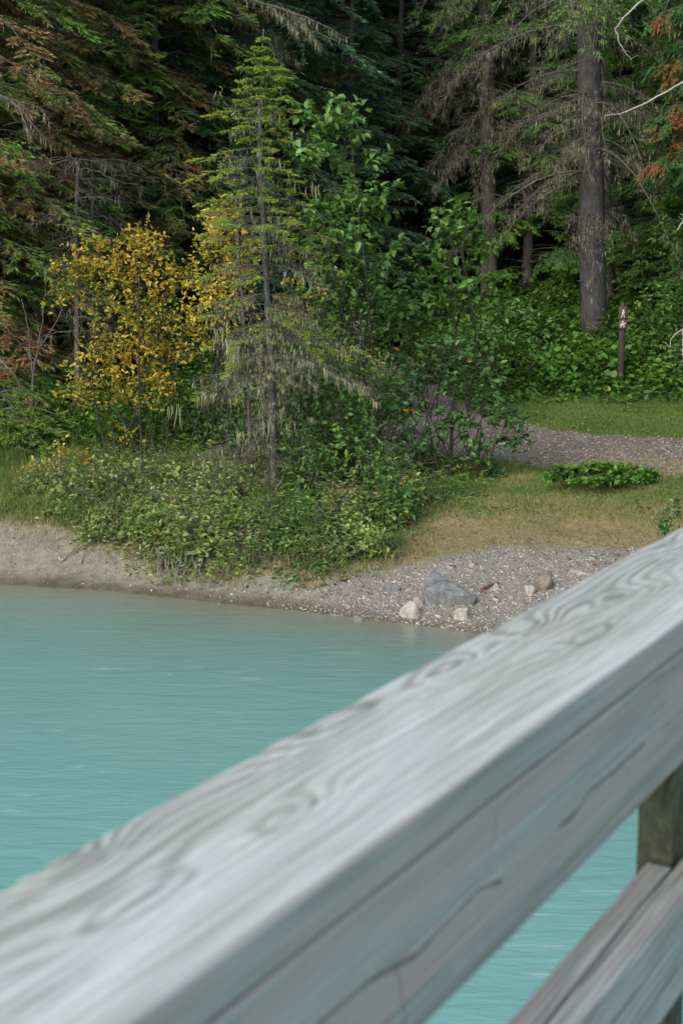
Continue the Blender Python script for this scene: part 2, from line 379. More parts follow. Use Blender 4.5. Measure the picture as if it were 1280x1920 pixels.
gravw = smooth(-.7, .6, X+.5*n2(X, Y, 1.2, 15))*smooth(-.3, .05, D)*(1-smooth(-.2, .35, D-dv+.4*n2(X, Y, .9, 12)))
dryw = smooth(-.1, .4, D-dv)*(1-smooth(2.6, 4.2, D-.25*np.maximum(X-1.5, 0)+.8*n2(X, Y, .7, 13)))*smooth(-.3, .3, X-xveg(Y)+.4*n2(X, Y, 1.2, 16))+.55*(1-smooth(.1, .8, D-dv))
greenw = smooth(1.2, 1.8, D)*(1-smooth(22.2, 23.5, Y))*(.55+.45*smooth(-1, 1, X))
leftg = (1-smooth(-3.0, -2.2, X))*(1-smooth(17, 18, Y)); greenw = np.maximum(greenw*smooth(-.5, 1, X), greenw*leftg)
add_attr(g, 'path', pm); add_attr(g, 'sand', sandw*(D > -9)); add_attr(g, 'gravel', gravw); add_attr(g, 'dry', dryw); add_attr(g, 'green', greenw)
add_attr(g, 'wet', smooth(-.3, 0, D)*(1-smooth(.04, .28, D+.1*n2(X, Y, 3, 6))))

# ------------------------------------------------------------------ river
xs = grid_axis(-300, -6, 6, 300, .12); ys = grid_axis(-150, 3, 14.4, 24, .12)
X, Y, Z, q = sheet(xs, ys, lambda x, y: x*0)
k = (Y-shore(X)) < 1.0; keep = k.ravel()[q].all(1)
mb = MB(); mb.add(np.stack([X, Y, Z], -1), q[keep], .5)
wv = mb.build('river', watermat(), smoothed=True); tag(wv, kind='structure')
D = shore(X)-Y+.25*n2(X, Y, .8, 21)
add_attr(wv, 'shallow', np.clip(np.exp(-np.maximum(D, 0)/.7)*.95, 0, 1)); add_attr(wv, 'mid', .9*np.exp(-(np.maximum(D-.2, 0)/2.6)**1.3))

# ------------------------------------------------------------------ bridge railing (foreground)
DIRU = np.array([.49698, .86777]); RZ = math.atan2(DIRU[1], DIRU[0])
rail = thing('bridge_railing', 'weathered grey timber bridge railing crossing the foreground above the water', 'railing', (0, 0, CAMZ), RZ)
def to_uy(p):   # world -> rail local (u, y=-n)
    return p[0]*DIRU[0]+p[1]*DIRU[1], -(p[0]*DIRU[1]-p[1]*DIRU[0])
def top_uv(px, py): return to_uy(atz(px, py, CAMZ-.455))
def side_uz(px, py, n=-.512):
    r = ray(px, py); rn = r[0]*DIRU[1]-r[1]*DIRU[0]; p = r*(n/rn); return p[0]*DIRU[0]+p[1]*DIRU[1], p[2]
def woodmat(name, warm=0.):
    m, t, bs, out = newmat(name); co = objco(t)
    gr = attr(t, 'grain'); cr = attr(t, 'crack'); ti = attr(t, 'tint')
    f1 = noise(t, co, 1, 5, .62, (5, 260, 260)); f2 = noise(t, co, 1, 4, .6, (2, 60, 60)); blot = noise(t, co, 1, 3, .5, (4, 14, 14))
    c = mixc(t, gr, (.575, .635, .61), (.265, .285, .25))
    c = mixc(t, ramp(t, f1, [(.38, (.9, .9, .9)), (.58, (0, 0, 0))]), c, mixc(t, 1, c, (.62, .6, .57), 'MULTIPLY'))
    c = mixc(t, ramp(t, f2, [(.45, (0, 0, 0)), (.7, (.6, .6, .6))]), c, mixc(t, 1, c, (1.22, 1.24, 1.27), 'MULTIPLY'))
    c = mixc(t, ramp(t, blot, [(.4, (.45+warm, .45+warm, .45+warm)), (.62, (0, 0, 0))]), c, mixc(t, 1, c, (.80, .78, .69), 'MULTIPLY'))
    c = mixc(t, ti, c, (.5, .41, .355))
    c = mixc(t, cr, c, (.065, .035, .03))
    t.links.new(c, bs.inputs['Base Color']); bs.inputs['Roughness'].default_value = .72; bs.inputs['Specular IOR Level'].default_value = .3
    bump(t, math_(t, 'ADD', f1, f2), .55, .0012, bs)
    return m
WM = woodmat('weathered_wood'); WM2 = woodmat('weathered_wood_dull', .3); M['post_wood'] = barkmat('post_wood', (.07, .075, .045), (.17, .175, .12), 12)

def extrude(us, prof, field, name, mat, parent):
    """prof: list of (y,z,ny,nz) ring (open top grid wrapped); field(U,S,k)->grain,crack,tint,disp"""
    P = np.array(prof); nu, npf = len(us), len(P)
    U = us[:, None]*np.ones((1, npf)); Yp = P[None, :, 0]*np.ones((nu, 1)); Zp = P[None, :, 1]*np.ones((nu, 1))
    gr, cr, ti, dp = field(U, Yp, Zp, P)
    V = np.stack([U, Yp+P[None, :, 2]*dp, Zp+P[None, :, 3]*dp], -1)
    i = np.arange(nu-1)[:, None]*npf; j = np.arange(npf)[None]; k = (j+1) % npf
    q = np.stack([i+j, i+k, i+npf+k, i+npf+j], -1).reshape(-1, 4)
    mb = MB(); mb.add(V, q, .5)
    # end caps: strips between mirrored profile points
    caps = []
    for e in (0, nu-1):
        a, b = 0, npf-1
        while b-a > 2:
            caps.append([e*npf+a, e*npf+a+1, e*npf+b-1, e*npf+b]); a += 1; b -= 1
    mb.q.append(np.array(caps)); o = mb.build(name, mat, parent, smoothed=True)
    add_attr(o, 'grain', np.clip(gr, 0, 1)); add_attr(o, 'crack', np.clip(cr, 0, 1)); add_attr(o, 'tint', np.clip(ti, 0, 1))
    return o
def profile(y0, y1, z0, z1, r, dy, dz, down=True):
    """rounded box section; y0<y1; near side is y0 (camera side). clockwise list with normals"""
    pts = []
    def arc(cy, cz, a0, a1, n=4):
        for a in np.linspace(a0, a1, n): pts.append((cy+r*math.cos(a), cz+r*math.sin(a), math.cos(a), math.sin(a)))
    def seg(p, q, nrm, st):
        n = max(1, int(round(math.hypot(q[0]-p[0], q[1]-p[1])/st)))
        for k in range(1, n): pts.append((p[0]+(q[0]-p[0])*k/n, p[1]+(q[1]-p[1])*k/n, *nrm))
    arc(y0+r, z1-r, math.pi, math.pi/2); seg((y0+r, z1), (y1-r, z1), (0, 1), dy)
    arc(y1-r, z1-r, math.pi/2, 0); seg((y1, z1-r), (y1, z0+r), (1, 0), dz*2)
    arc(y1-r, z0+r, 0, -math.pi/2); seg((y1-r, z0), (y0+r, z0), (0, -1), dy*6)
    arc(y0+r, z0+r, -math.pi/2, -math.pi); seg((y0, z0+r), (y0, z1-r), (-1, 0), dz)
    return pts
KN = [(.962, .603, .035, .016, 1.0), (.775, .612, .05, .022, .8), (.80, .700, .03, .02, 1), (1.44, .677, .045, .02, 1.2), (1.655, .67, .04, .018, 1.1),
      (1.66, .59, .05, .02, .9), (1.87, .63, .045, .018, 1.1), (1.96, .59, .05, .02, 1.0), (2.3, .66, .05, .02, 1), (1.2, .69, .06, .018, .9), (.62, .58, .05, .016, .8), (2.75, .6, .06, .02, 1)]
def dpoly(U, Zp, pts):
    d = np.full(U.shape, 9.)
    for (a, b), (c, e) in zip(pts[:-1], pts[1:]):
        vx, vz = c-a, e-b; L = vx*vx+vz*vz; t = np.clip(((U-a)*vx+(Zp-b)*vz)/L, 0, 1)
        d = np.minimum(d, np.hypot((U-a-t*vx), (Zp-b-t*vz)))
    return d
def top_field(U, Yp, Zp, P):
    ontop = (P[None, :, 3] > .3)*np.ones_like(U)
    v = Yp+ (Zp+.455)*1.0
    # grain coordinate: lines of equal g run along u and bend round the knots
    gv = v*95+1.1*n2(U, v*7, 1.1, 31)*3+n2(U, v*9, 3, 35)*1.2
    kd = 0*U; ring = 0*U; eye = 0*U
    for (u0, v0, su, sv, a) in KN:
        v0_ = v0; dv = (v-v0_); du = (U-u0)
        e = np.exp(-(du/(su*2.1))**2-(dv/(sv*1.5))**2)
        gv = gv+a*4.2*e
        eye = np.maximum(eye, np.exp(-((du/su)**2+(dv/(sv*.62))**2)*1.6)*min(a, 1))
        r = np.sqrt((du/su)**2+(dv/(sv*.62))**2); ring = np.maximum(ring, np.exp(-((r-1.15)/.2)**2)*(1.0 if u0 in (.962, .775, 1.66) else .4)*(.75+.5*n2(U*8, v*30, 1, 46)))
    s = .5+.5*np.sin(2*math.pi*gv*.72); s = s**1.4
    amp = .3+.5*smooth(.59, .66, v)+.25*eye+.15*n2(U, v*5, 2, 41)
    amp = amp*(1-.55*smooth(.56, .515, v))
    fine = .5+.5*np.sin(2*math.pi*(gv*3.1+.4*n2(U*1, v*30, 6, 43)))
    gr = s*amp*.85+fine*.12+eye*.22+ring*.6+.34*n2(U*1.0, v*10, 2.2, 44)
    side = (1-smooth(.3, .7, P[None, :, 3]))*np.ones_like(U)
    gs = .5+.65*n2(U, Zp*55+Yp*4, 2.2, 51)+.4*n2(U, Zp*20, 7, 53)+.2*n2(U, Zp*190, 6, 52)+.12*(.5+.5*np.sin(2*math.pi*(Zp*160+2.2*n2(U, Zp*6, 2.2, 50))))
    gr = gr*(1-side)+(gs-.02)*side
    cr = (ring*.1+.6*smooth(.42, .6, n2(U+.02*n2(U, v, 3, 47), v*230, 2.6, 48))*smooth(-.1, .5, n2(U, v*8, 1.5, 49)))*ontop
    ti = (.12*smooth(.35, .6, n2(U, v*12, 2.2, 61))+.5*np.exp(-((v-.516)/.0022)**2)*smooth(-.3, .4, n2(U, v, 6, 65)))*ontop+side*(.3+.6*smooth(-.3, .5, n2(U, Zp*20, 3, 62)))
    dp = (-.0022*s*amp+.0028*eye+.0012*n2(U, v*8, 5, 63))*ontop-.0012*gr*(1-ontop)+.0022*n2(U, U*0, 9, 64)*(P[None, :, 2] > .5)
    return gr, cr, ti, dp
us = np.concatenate([np.arange(-.6, .4, .03), np.arange(.4, 2.6, .0034), np.arange(2.6, 3.4, .01), np.arange(3.4, 9.6, .05)])
extrude(us, profile(.512, .714, -.5, -.455, .006, .0018, .003), top_field, 'handrail_cap', WM, rail)
c1 = [side_uz(*p) for p in [(600, 1925), (700, 1842), (790, 1790), (860, 1715), (905, 1668), (945, 1655)]]
c2 = [side_uz(*p) for p in [(1052, 1552), (1085, 1525), (1110, 1485), (1150, 1452), (1185, 1420), (1212, 1396)]]
c3 = [side_uz(*p) for p in [(1240, 1370), (1262, 1352), (1290, 1325)]]
v1 = [side_uz(*p) for p in [(940, 1508), (933, 1560), (920, 1640)]]; v2 = [side_uz(*p) for p in [(752, 1815), (760, 1870), (768, 1925)]]
v3 = [side_uz(*p) for p in [(1178, 1435), (1184, 1480), (1190, 1520)]]
lt = [[side_uz(*p) for p in L] for L in ([(948, 1500), (940, 1640)], [(1075, 1410), (1070, 1500)], [(1048, 1580), (1052, 1650)], [(890, 1700), (905, 1790)], [(1188, 1440), (1186, 1535)], [(740, 1830), (748, 1900)])]
def beam_field(U, Yp, Zp, P):
    near = (P[None, :, 2] < -.5)*np.ones_like(U)
    w = Zp+.01*n2(U, Zp*2, 2, 70)
    gs = .5+.3*n2(U, w*40, 2.0, 71)+.2*n2(U, w*160, 5, 72)+.13*(.5+.5*np.sin(2*math.pi*(w*150+2.5*n2(U, w*4, 1.6, 73))))
    gs = gs+.18*smooth(-.56, -.52, Zp)
    jit = .0012*n2(U, Zp, 60, 75)
    cr = 0*U
    for c, wd, s in ((c1, .0022, .9), (c2, .0022, .9), (c3, .0015, .7), (v1, .0012, .65), (v2, .0012, .6), (v3, .0009, .5)):
        cr = np.maximum(cr, s*(.75+.5*n2(U, Zp*40, 14, 90))*np.exp(-((dpoly(U, Zp+.004*n2(U, Zp*9, 11, 91), c)+jit)/(wd*(1+.6*n2(U, Zp, 20, 92))))**2))
    li = 0*U
    for L in lt: li = np.maximum(li, np.exp(-(dpoly(U, Zp, L)/.0045)**2)*(.6+.4*n2(U, Zp, 30, 79)))
    gs = gs-.1+.75*n2(U, Zp*14, 1.3, 77)+.45*n2(U, w*90, 4, 80)+.5*smooth(.05, .6, n2(U, w*230, 3, 78))-.22*li; cr = cr*near
    ti = .3+.6*smooth(-.25, .4, n2(U, w*25, 2.2, 74))-.2*li
    return gs, cr, ti, -.0012*gs-.004*cr+.001*n2(U, Zp*5, 8, 76)
us2 = np.concatenate([np.arange(-.6, .8, .03), np.arange(.8, 2.3, .0025), np.arange(2.3, 9.6, .05)])
extrude(us2, profile(.5132, .60, -.664, -.5005, .004, .01, .0016), beam_field, 'side_beam', WM, rail)
def low_field(sd, dark=.0):
    def f(U, Yp, Zp, P):
        v = Yp*1.+Zp*1.
        g = .42+1.1*n2(U, v*60, 2.4, sd)+.9*n2(U, v*150, 5, sd+1)+.5*n2(U, v*20, 9, sd+6)+.15*np.sin(2*math.pi*(v*130+2*n2(U, v*5, 2, sd+2)))+dark
        cr = .8*smooth(.3, .5, n2(U, v*110, 2.2, sd+3))
        ti = .7*smooth(-.3, .5, n2(U, v*22, 2.4, sd+4))
        return g, cr, ti, -.0018*g-.002*cr
    return f
us3 = np.concatenate([np.arange(-.6, 1.1, .03), np.arange(1.1, 1.799, .003)])
extrude(us3, profile(.5145, .549, -.93, -.8, .003, .0015, .004), low_field(81, .12), 'inner_board', WM2, rail)
us4 = np.concatenate([np.arange(-.6, 1.1, .03), np.arange(1.1, 2.4, .003), np.arange(2.4, 9.6, .05)])
extrude(us4, profile(.476, .5125, -.945, -.8, .004, .0015, .002), low_field(91), 'lower_board', WM2, rail)
def postat(u):
    o = extrude(np.linspace(-1.75, -.6655, 60), [(a, b, c, d) for a, b, c, d in profile(.5155, .568, u+.002, u+.09, .003, .006, .006)], low_field(95+int(u), .35), 'post', M['post_wood'], rail)
    # local x is the vertical here: swap axes u<->z
    co = np.zeros(len(o.data.vertices)*3, np.float32); o.data.vertices.foreach_get('co', co); co = co.reshape(-1, 3)
    co = np.stack([co[:, 2], co[:, 1], co[:, 0]], -1); o.data.vertices.foreach_set('co', co.ravel()); o.data.flip_normals(); o.data.update()
for u in (1.8, 4.2, 6.6): postat(u)

# ------------------------------------------------------------------ vegetation builders
UP = np.array([0, 0, 1.])
def unit(v): return v/(np.linalg.norm(v, axis=-1, keepdims=True)+1e-9)
def clump(P, s, seed): return .5+.5*np.clip(1.5*fbm(P*s, 2, seed), -1, 1)

def conifer_mesh(seed, Ht, R, zlo, nb, nspray, klen, kwid, droop=.5, rise=.1, tr=.14, ztop_full=10, bare=0.3, cl=1.2, dead=0, lich=0, nk=8, lean=0, sides=9, hang=.35, split=0):
    """returns trunk, foliage, twigs, lichen builders; local origin at the foot"""
    rng = np.random.default_rng(seed)
    T, F, B, Lc = MB(), MB(), MB(), MB()
    zz = np.linspace(-.3, Ht, 26); tx = lean*zz+.05*np.sin(zz*.6+seed)*(zz/ Ht+.2); ty = .04*np.cos(zz*.5+seed)
    T.tube(np.stack([tx, ty, zz], -1), tr*np.clip(1-zz/Ht, .04, 1)**.8*(1+.35*np.exp(-np.maximum(zz, 0)/.35)), sides, wob=.12, seed=seed)
    zb = np.concatenate([rng.uniform(zlo, ztop_full, int(nb*.8)), rng.uniform(ztop_full, Ht, int(nb*.35))])
    for z in np.sort(zb):
        high = z > ztop_full
        if high and rng.random() < .55: continue
        L = R*(1-z/Ht)**.6*rng.uniform(.55, 1.1)*(1 if z > zlo+2 else .8)
        az = rng.uniform(0, 2*math.pi); d = np.array([math.cos(az), math.sin(az), 0]); s = np.array([-d[1], d[0], 0])
        K = 7; t = np.linspace(0, 1, K); o = np.array([np.interp(z, zz, tx), np.interp(z, zz, ty), z])
        zc = rise*L*t*2-droop*L*t**2*rng.uniform(.7, 1.3)+.04*rng.normal(0, 1, K)*t
        pts = o+d*(t*L)[:, None]+UP*zc[:, None]+s*(rng.normal(0, .05)*L*t**2)[:, None]
        B.tube(pts, np.linspace(.02, .004, K)*min(1, L), 3)
        ns = int(nspray*(.4 if high else 1)*max(L/R, .3))
        isdead = z < zlo+dead
        a = rng.uniform(bare if not isdead else .1, 1, ns); side = rng.choice([-1, 1], ns)
        P0 = np.stack([np.interp(a, t, pts[:, k]) for k in range(3)], -1)
        sl = L*(.42*(1.08-a))*rng.uniform(.6, 1.2, ns)+.08
        ang = rng.uniform(.5, 1.1, ns)
        sdv = d*np.cos(ang)[:, None]+s*(side*np.sin(ang))[:, None]+UP*(-hang*rng.uniform(.2, 1.3, ns))[:, None]; sdv = unit(sdv)
        P1 = P0+sdv*sl[:, None]-UP*(sl*.15)[:, None]
        B.twigs(P0, P1, .004, .0015, rng, .08)
        if lich and not high:
            lm = rng.random(ns) < lich; n3 = int(lm.sum())*3
            if n3:
                idx = np.repeat(np.where(lm)[0], 3); f = rng.random(n3)[:, None]; Pb = P0[idx]*(1-f)+P1[idx]*f
                Lc.kites(Pb, -UP+rng.normal(0, .12, (n3, 3)), rng.uniform(.06, .26, n3), rng.uniform(.008, .022, n3), rng.random(n3), rng, rng.normal(0, 1, (n3, 3)))
        if isdead and rng.random() < .75: continue
        m = nk if not high else 2; sc = 1 if not high else 2.4
        idx = np.repeat(np.arange(ns), m); f = rng.uniform(.02, 1.05, ns*m); Pk = P0[idx]+(P1-P0)[idx]*f[:, None]
        base = sdv[idx]; lat = np.cross(base, UP); sg = rng.choice([-1, 1], ns*m)
        dk = unit(base*.75+lat*sg[:, None]*rng.uniform(.3, .9, ns*m)[:, None]-UP*rng.uniform(0, .5, ns*m)[:, None]+rng.normal(0, .12, (ns*m, 3)))
        v = .68*clump(Pk+seed*7.1, cl, seed)+.32*rng.random(ns*m)
        nn = UP*.55+rng.normal(0, .7, (ns*m, 3))
        F.kites(Pk, dk, klen*sc*rng.uniform(.6, 1.3, ns*m), kwid*sc*rng.uniform(.7, 1.3, ns*m), v, rng, nn)
        # leading tip
        m2 = 6; fk = rng.uniform(.8, 1.0, m2); Pk = np.stack([np.interp(fk, t, pts[:, k]) for k in range(3)], -1)
        F.kites(Pk, unit(d+rng.normal(0, .4, (m2, 3))-UP*.2), klen*1.2*sc, kwid*1.1*sc, .6+.3*rng.random(m2), rng)
    return T, F, B, Lc
def put_conifer(name, label, cat, loc, parts, mats, rotz=0, group=None, scale=1):
    T, F, B, Lc = parts; t = thing(name, label, cat, loc, rotz, group); t.scale = (scale,)*3
    T.build('trunk', mats[0], t, True)
    if F.n: F.build('foliage', mats[1], t)
    if B.n: B.build('branches', mats[2], t)
    if Lc.n: Lc.build('hanging_lichen', M['lichen'], t)['kind'] = 'stuff'
    return t

def shrub(name, label, cat, base, blobs, mats, seed, leafL=.09, leafW=.055, stems=5, stem_r=.012, per=7, up=.8, spread=.15, group=None, varb=None, twig=.14, droop=.2, vclump=2., curl=.15, shoots=0):
    """blobs: list (px,py,Y,rpx,rpy,nclusters); crown blobs measured at their own depth Y"""
    rng = np.random.default_rng(seed); base = np.asarray(base, float)
    S, Lf = MB(), MB()
    cs = []
    for (px, py, Yb, rx, ry, n) in blobs:
        c = at(px, py, Yb); k = Yb/FPX; cs.append((c, rx*k, ry*k, n))
    hub = []
    for i in range(stems):
        c, rx, rz, n = cs[i % len(cs)]
        tgt = c+rng.normal(0, .35, 3)*np.array([rx, (rx+rz)*.5, rz])
        b = base+np.array([rng.normal(0, spread), rng.normal(0, spread), 0]); b[2] = H(b[0], b[1])-.05
        t = np.linspace(0, 1, 8)[:, None]; mid = (b+tgt)/2+np.array([rng.normal(0, .08), rng.normal(0, .08), .12])*np.linalg.norm(tgt-b)
        pts = (1-t)**2*b+2*t*(1-t)*mid+t*t*tgt+rng.normal(0, .012, (8, 3))*t
        S.tube(pts, stem_r*np.linspace(1, .35, 8)*rng.uniform(.7, 1.2), 5); hub.append(pts[2:])
    hub = np.concatenate(hub)
    for (c, rx, rz, n) in cs:
        u = unit(rng.normal(0, 1, (n, 3)))*(rng.random((n, 1))**.42)
        C = c+u*np.array([rx, (rx+rz)*.5, rz])
        C += .12*np.array([rx, rx, rz])*rng.normal(0, 1, (n, 3))
        hz = height(C[:, 0], C[:, 1]); C[:, 2] = np.maximum(C[:, 2], hz+.04)
        # twig root: nearest stem point, shortened
        dd = np.linalg.norm(C[:, None]-hub[None], axis=2); nr = hub[np.argmin(dd, 1)]
        R0 = C+(nr-C)*np.minimum(1, (.25+rng.random(n)*.5))[:, None]
        S.twigs(nr[::2], R0[::2], .0045, .0025, rng, .08); S.twigs(R0, C, .003, .0012, rng, .1)
        dirs = unit(C-nr+rng.normal(0, .25, (n, 3))+UP*.2)
        m = per; idx = np.repeat(np.arange(n), m); f = rng.uniform(-.9, .35, n*m)[:, None]
        P = C[idx]+dirs[idx]*twig*f
        D = unit(dirs[idx]*.5+rng.normal(0, .75, (n*m, 3))*np.array([1, 1, .5])-UP*droop)
        Nn = unit(UP*up+rng.normal(0, .45, (n*m, 3)))
        v = .45*clump(P, vclump, seed)+.55*rng.random(n*m)
        if varb: v = varb(P, v, rng)
        Lf.leaves(P, D, Nn, leafL*rng.uniform(.6, 1.2, n*m), leafW*rng.uniform(.7, 1.15, n*m), np.clip(v, 0, 1), curl=curl)
    for i in range(shoots):
        c, rx, rz, n = cs[rng.integers(len(cs))]; az = rng.uniform(0, 6.28); el = rng.uniform(.1, 1.4)
        e = c+np.array([math.cos(az)*math.cos(el)*rx, math.sin(az)*math.cos(el)*rx, math.sin(el)*rz])*rng.uniform(1.05, 1.5); o = c+rng.normal(0, .25, 3)*[rx, rx, rz]-UP*rz*.5
        q = np.linspace(0, 1, 8)[:, None]; P = o+(e-o)*q+UP*(.12*np.linalg.norm(e-o)*np.sin(q*3.14)); P += rng.normal(0, .008, P.shape)*q
        S.tube(P, np.linspace(.0045, .0018, 8), 4); m = 12; f = rng.uniform(.25, 1, m); Q = np.stack([np.interp(f, q[:, 0], P[:, k]) for k in range(3)], -1)
        d = unit(e-o); sv = unit(np.cross(d, UP)); D = unit(d*.6+sv*rng.choice([-1, 1], (m, 1))*.8+rng.normal(0, .3, (m, 3)))
        if rng.random() < .8: Lf.leaves(Q, D, unit(UP+rng.normal(0, .4, (m, 3))), leafL*rng.uniform(.6, 1.1, m), leafW*rng.uniform(.7, 1.1, m), rng.uniform(.3, .85, m))
    t = thing(name, label, cat, base, 0, group)
    S.build('stems', mats[0], t).location = -Vector(base); Lf.build('leaves', mats[1], t).location = -Vector(base)
    return t
DN, GN, BN = M['needle_dark'], M['needle_green'], M['needle_brown']

# ------------------------------------------------------------------ forest behind: five grown trees copied
protos = []
pr = [(101, 19, 2.9, .3, 210, 36, .115, .024, .55, .12, .1), (102, 21, 2.6, .6, 200, 36, .11, .022, .35, .1, .11), (103, 18, 3.1, .3, 210, 36, .12, .025, .7, .2, .09)]
for (sd, Ht, R, zlo, nb, nsp, kl, kw, dr, ri, tr) in pr:
    protos.append(conifer_mesh(sd, Ht, R, zlo, nb, nsp, kl, kw, dr, ri, tr, ztop_full=10, lich=.02, nk=26))
KIND = {}
def forest_tree(key, p, mats, px, Y, label, rotz, scale, group, name='conifer', x=None):
    loc = onground(px, Y); loc[2] -= .1
    if key not in KIND:
        KIND[key] = put_conifer(name, label, 'tree', loc, protos[p], mats, rotz, group, scale); return KIND[key]
    return dup(KIND[key], loc, rotz, scale, label, group)
TB = M['bark_grey']
rg = np.random.default_rng(7)
GL = 'brown and green conifers filling the left of the forest'
GM = 'dark conifers in the deep shade of the forest centre'
GR = 'green conifers behind the big trunks on the right'
GB = 'rearmost conifers of the forest'
# left, brownish
for i, (px, Y, s, l) in enumerate([(-70, 20.5, .95, 'brownish conifer at the far left edge of the forest'), (70, 22.6, 1, 'brown and green conifer in front, between left edge and grey trunks'),
        (175, 25, 1.05, 'conifer with thick trunk showing near the top left, behind the thin grey trunks'), (300, 24.5, .95, 'conifer with bright green upper sprays behind the yellow shrub'),
        (-180, 24, 1.1, 'brownish conifer just beyond the left edge'), (385, 27, 1.05, 'shaded conifer between the yellow shrub and the young spruce')]):
    forest_tree('L%d' % (i % 2), (0, 2)[i % 2], (TB, (BN, GN)[i % 2] if i in (0, 3) else BN, M['twig']), px, Y, l, i*1.7, s, GL)
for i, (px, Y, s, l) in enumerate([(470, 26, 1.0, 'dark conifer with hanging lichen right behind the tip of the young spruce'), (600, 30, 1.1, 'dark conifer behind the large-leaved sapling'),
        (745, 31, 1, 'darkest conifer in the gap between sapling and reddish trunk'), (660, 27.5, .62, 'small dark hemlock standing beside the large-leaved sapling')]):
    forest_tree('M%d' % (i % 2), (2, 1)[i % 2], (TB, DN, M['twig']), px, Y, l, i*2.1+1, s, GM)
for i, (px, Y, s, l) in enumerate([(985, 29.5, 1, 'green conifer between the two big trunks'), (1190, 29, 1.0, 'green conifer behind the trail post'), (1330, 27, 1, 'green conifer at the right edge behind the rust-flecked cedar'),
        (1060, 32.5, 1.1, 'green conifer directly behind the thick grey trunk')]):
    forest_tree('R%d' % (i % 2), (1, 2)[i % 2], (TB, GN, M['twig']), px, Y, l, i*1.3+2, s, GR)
for i in range(26):
    px = -260+i*72+rg.normal(0, 18); Y = 33.5+(i % 3)*2.6+rg.normal(0, .5)
    k = ('M0', 'M1', 'R1' if px > 850 else 'M0')[i % 3]
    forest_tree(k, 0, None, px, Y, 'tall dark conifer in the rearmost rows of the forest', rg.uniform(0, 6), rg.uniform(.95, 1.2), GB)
for i in range(14):
    px = -400+i*150; Y = 43+(i % 2)*3
    forest_tree(('M1', 'M0')[i % 2], 0, None, px, Y, 'tall dark conifer in the rearmost rows of the forest', rg.uniform(0, 6), rg.uniform(1.1, 1.4), GB)
# off to the sides, so the wood does not end at the frame
for i, (x, Y) in enumerate([(-9, 19), (-11.5, 22), (-8.5, 25), (9.5, 22), (11.5, 25), (8.6, 28), (13, 20)]):
    z = H(x, Y); dup(KIND['L0' if x < 0 else 'R0'], (x, Y, z), i*1.1, 1.05, 'conifer outside the edge of the view, left side' if x < 0 else 'conifer outside the edge of the view, right side', 'conifers beyond the sides of the view')

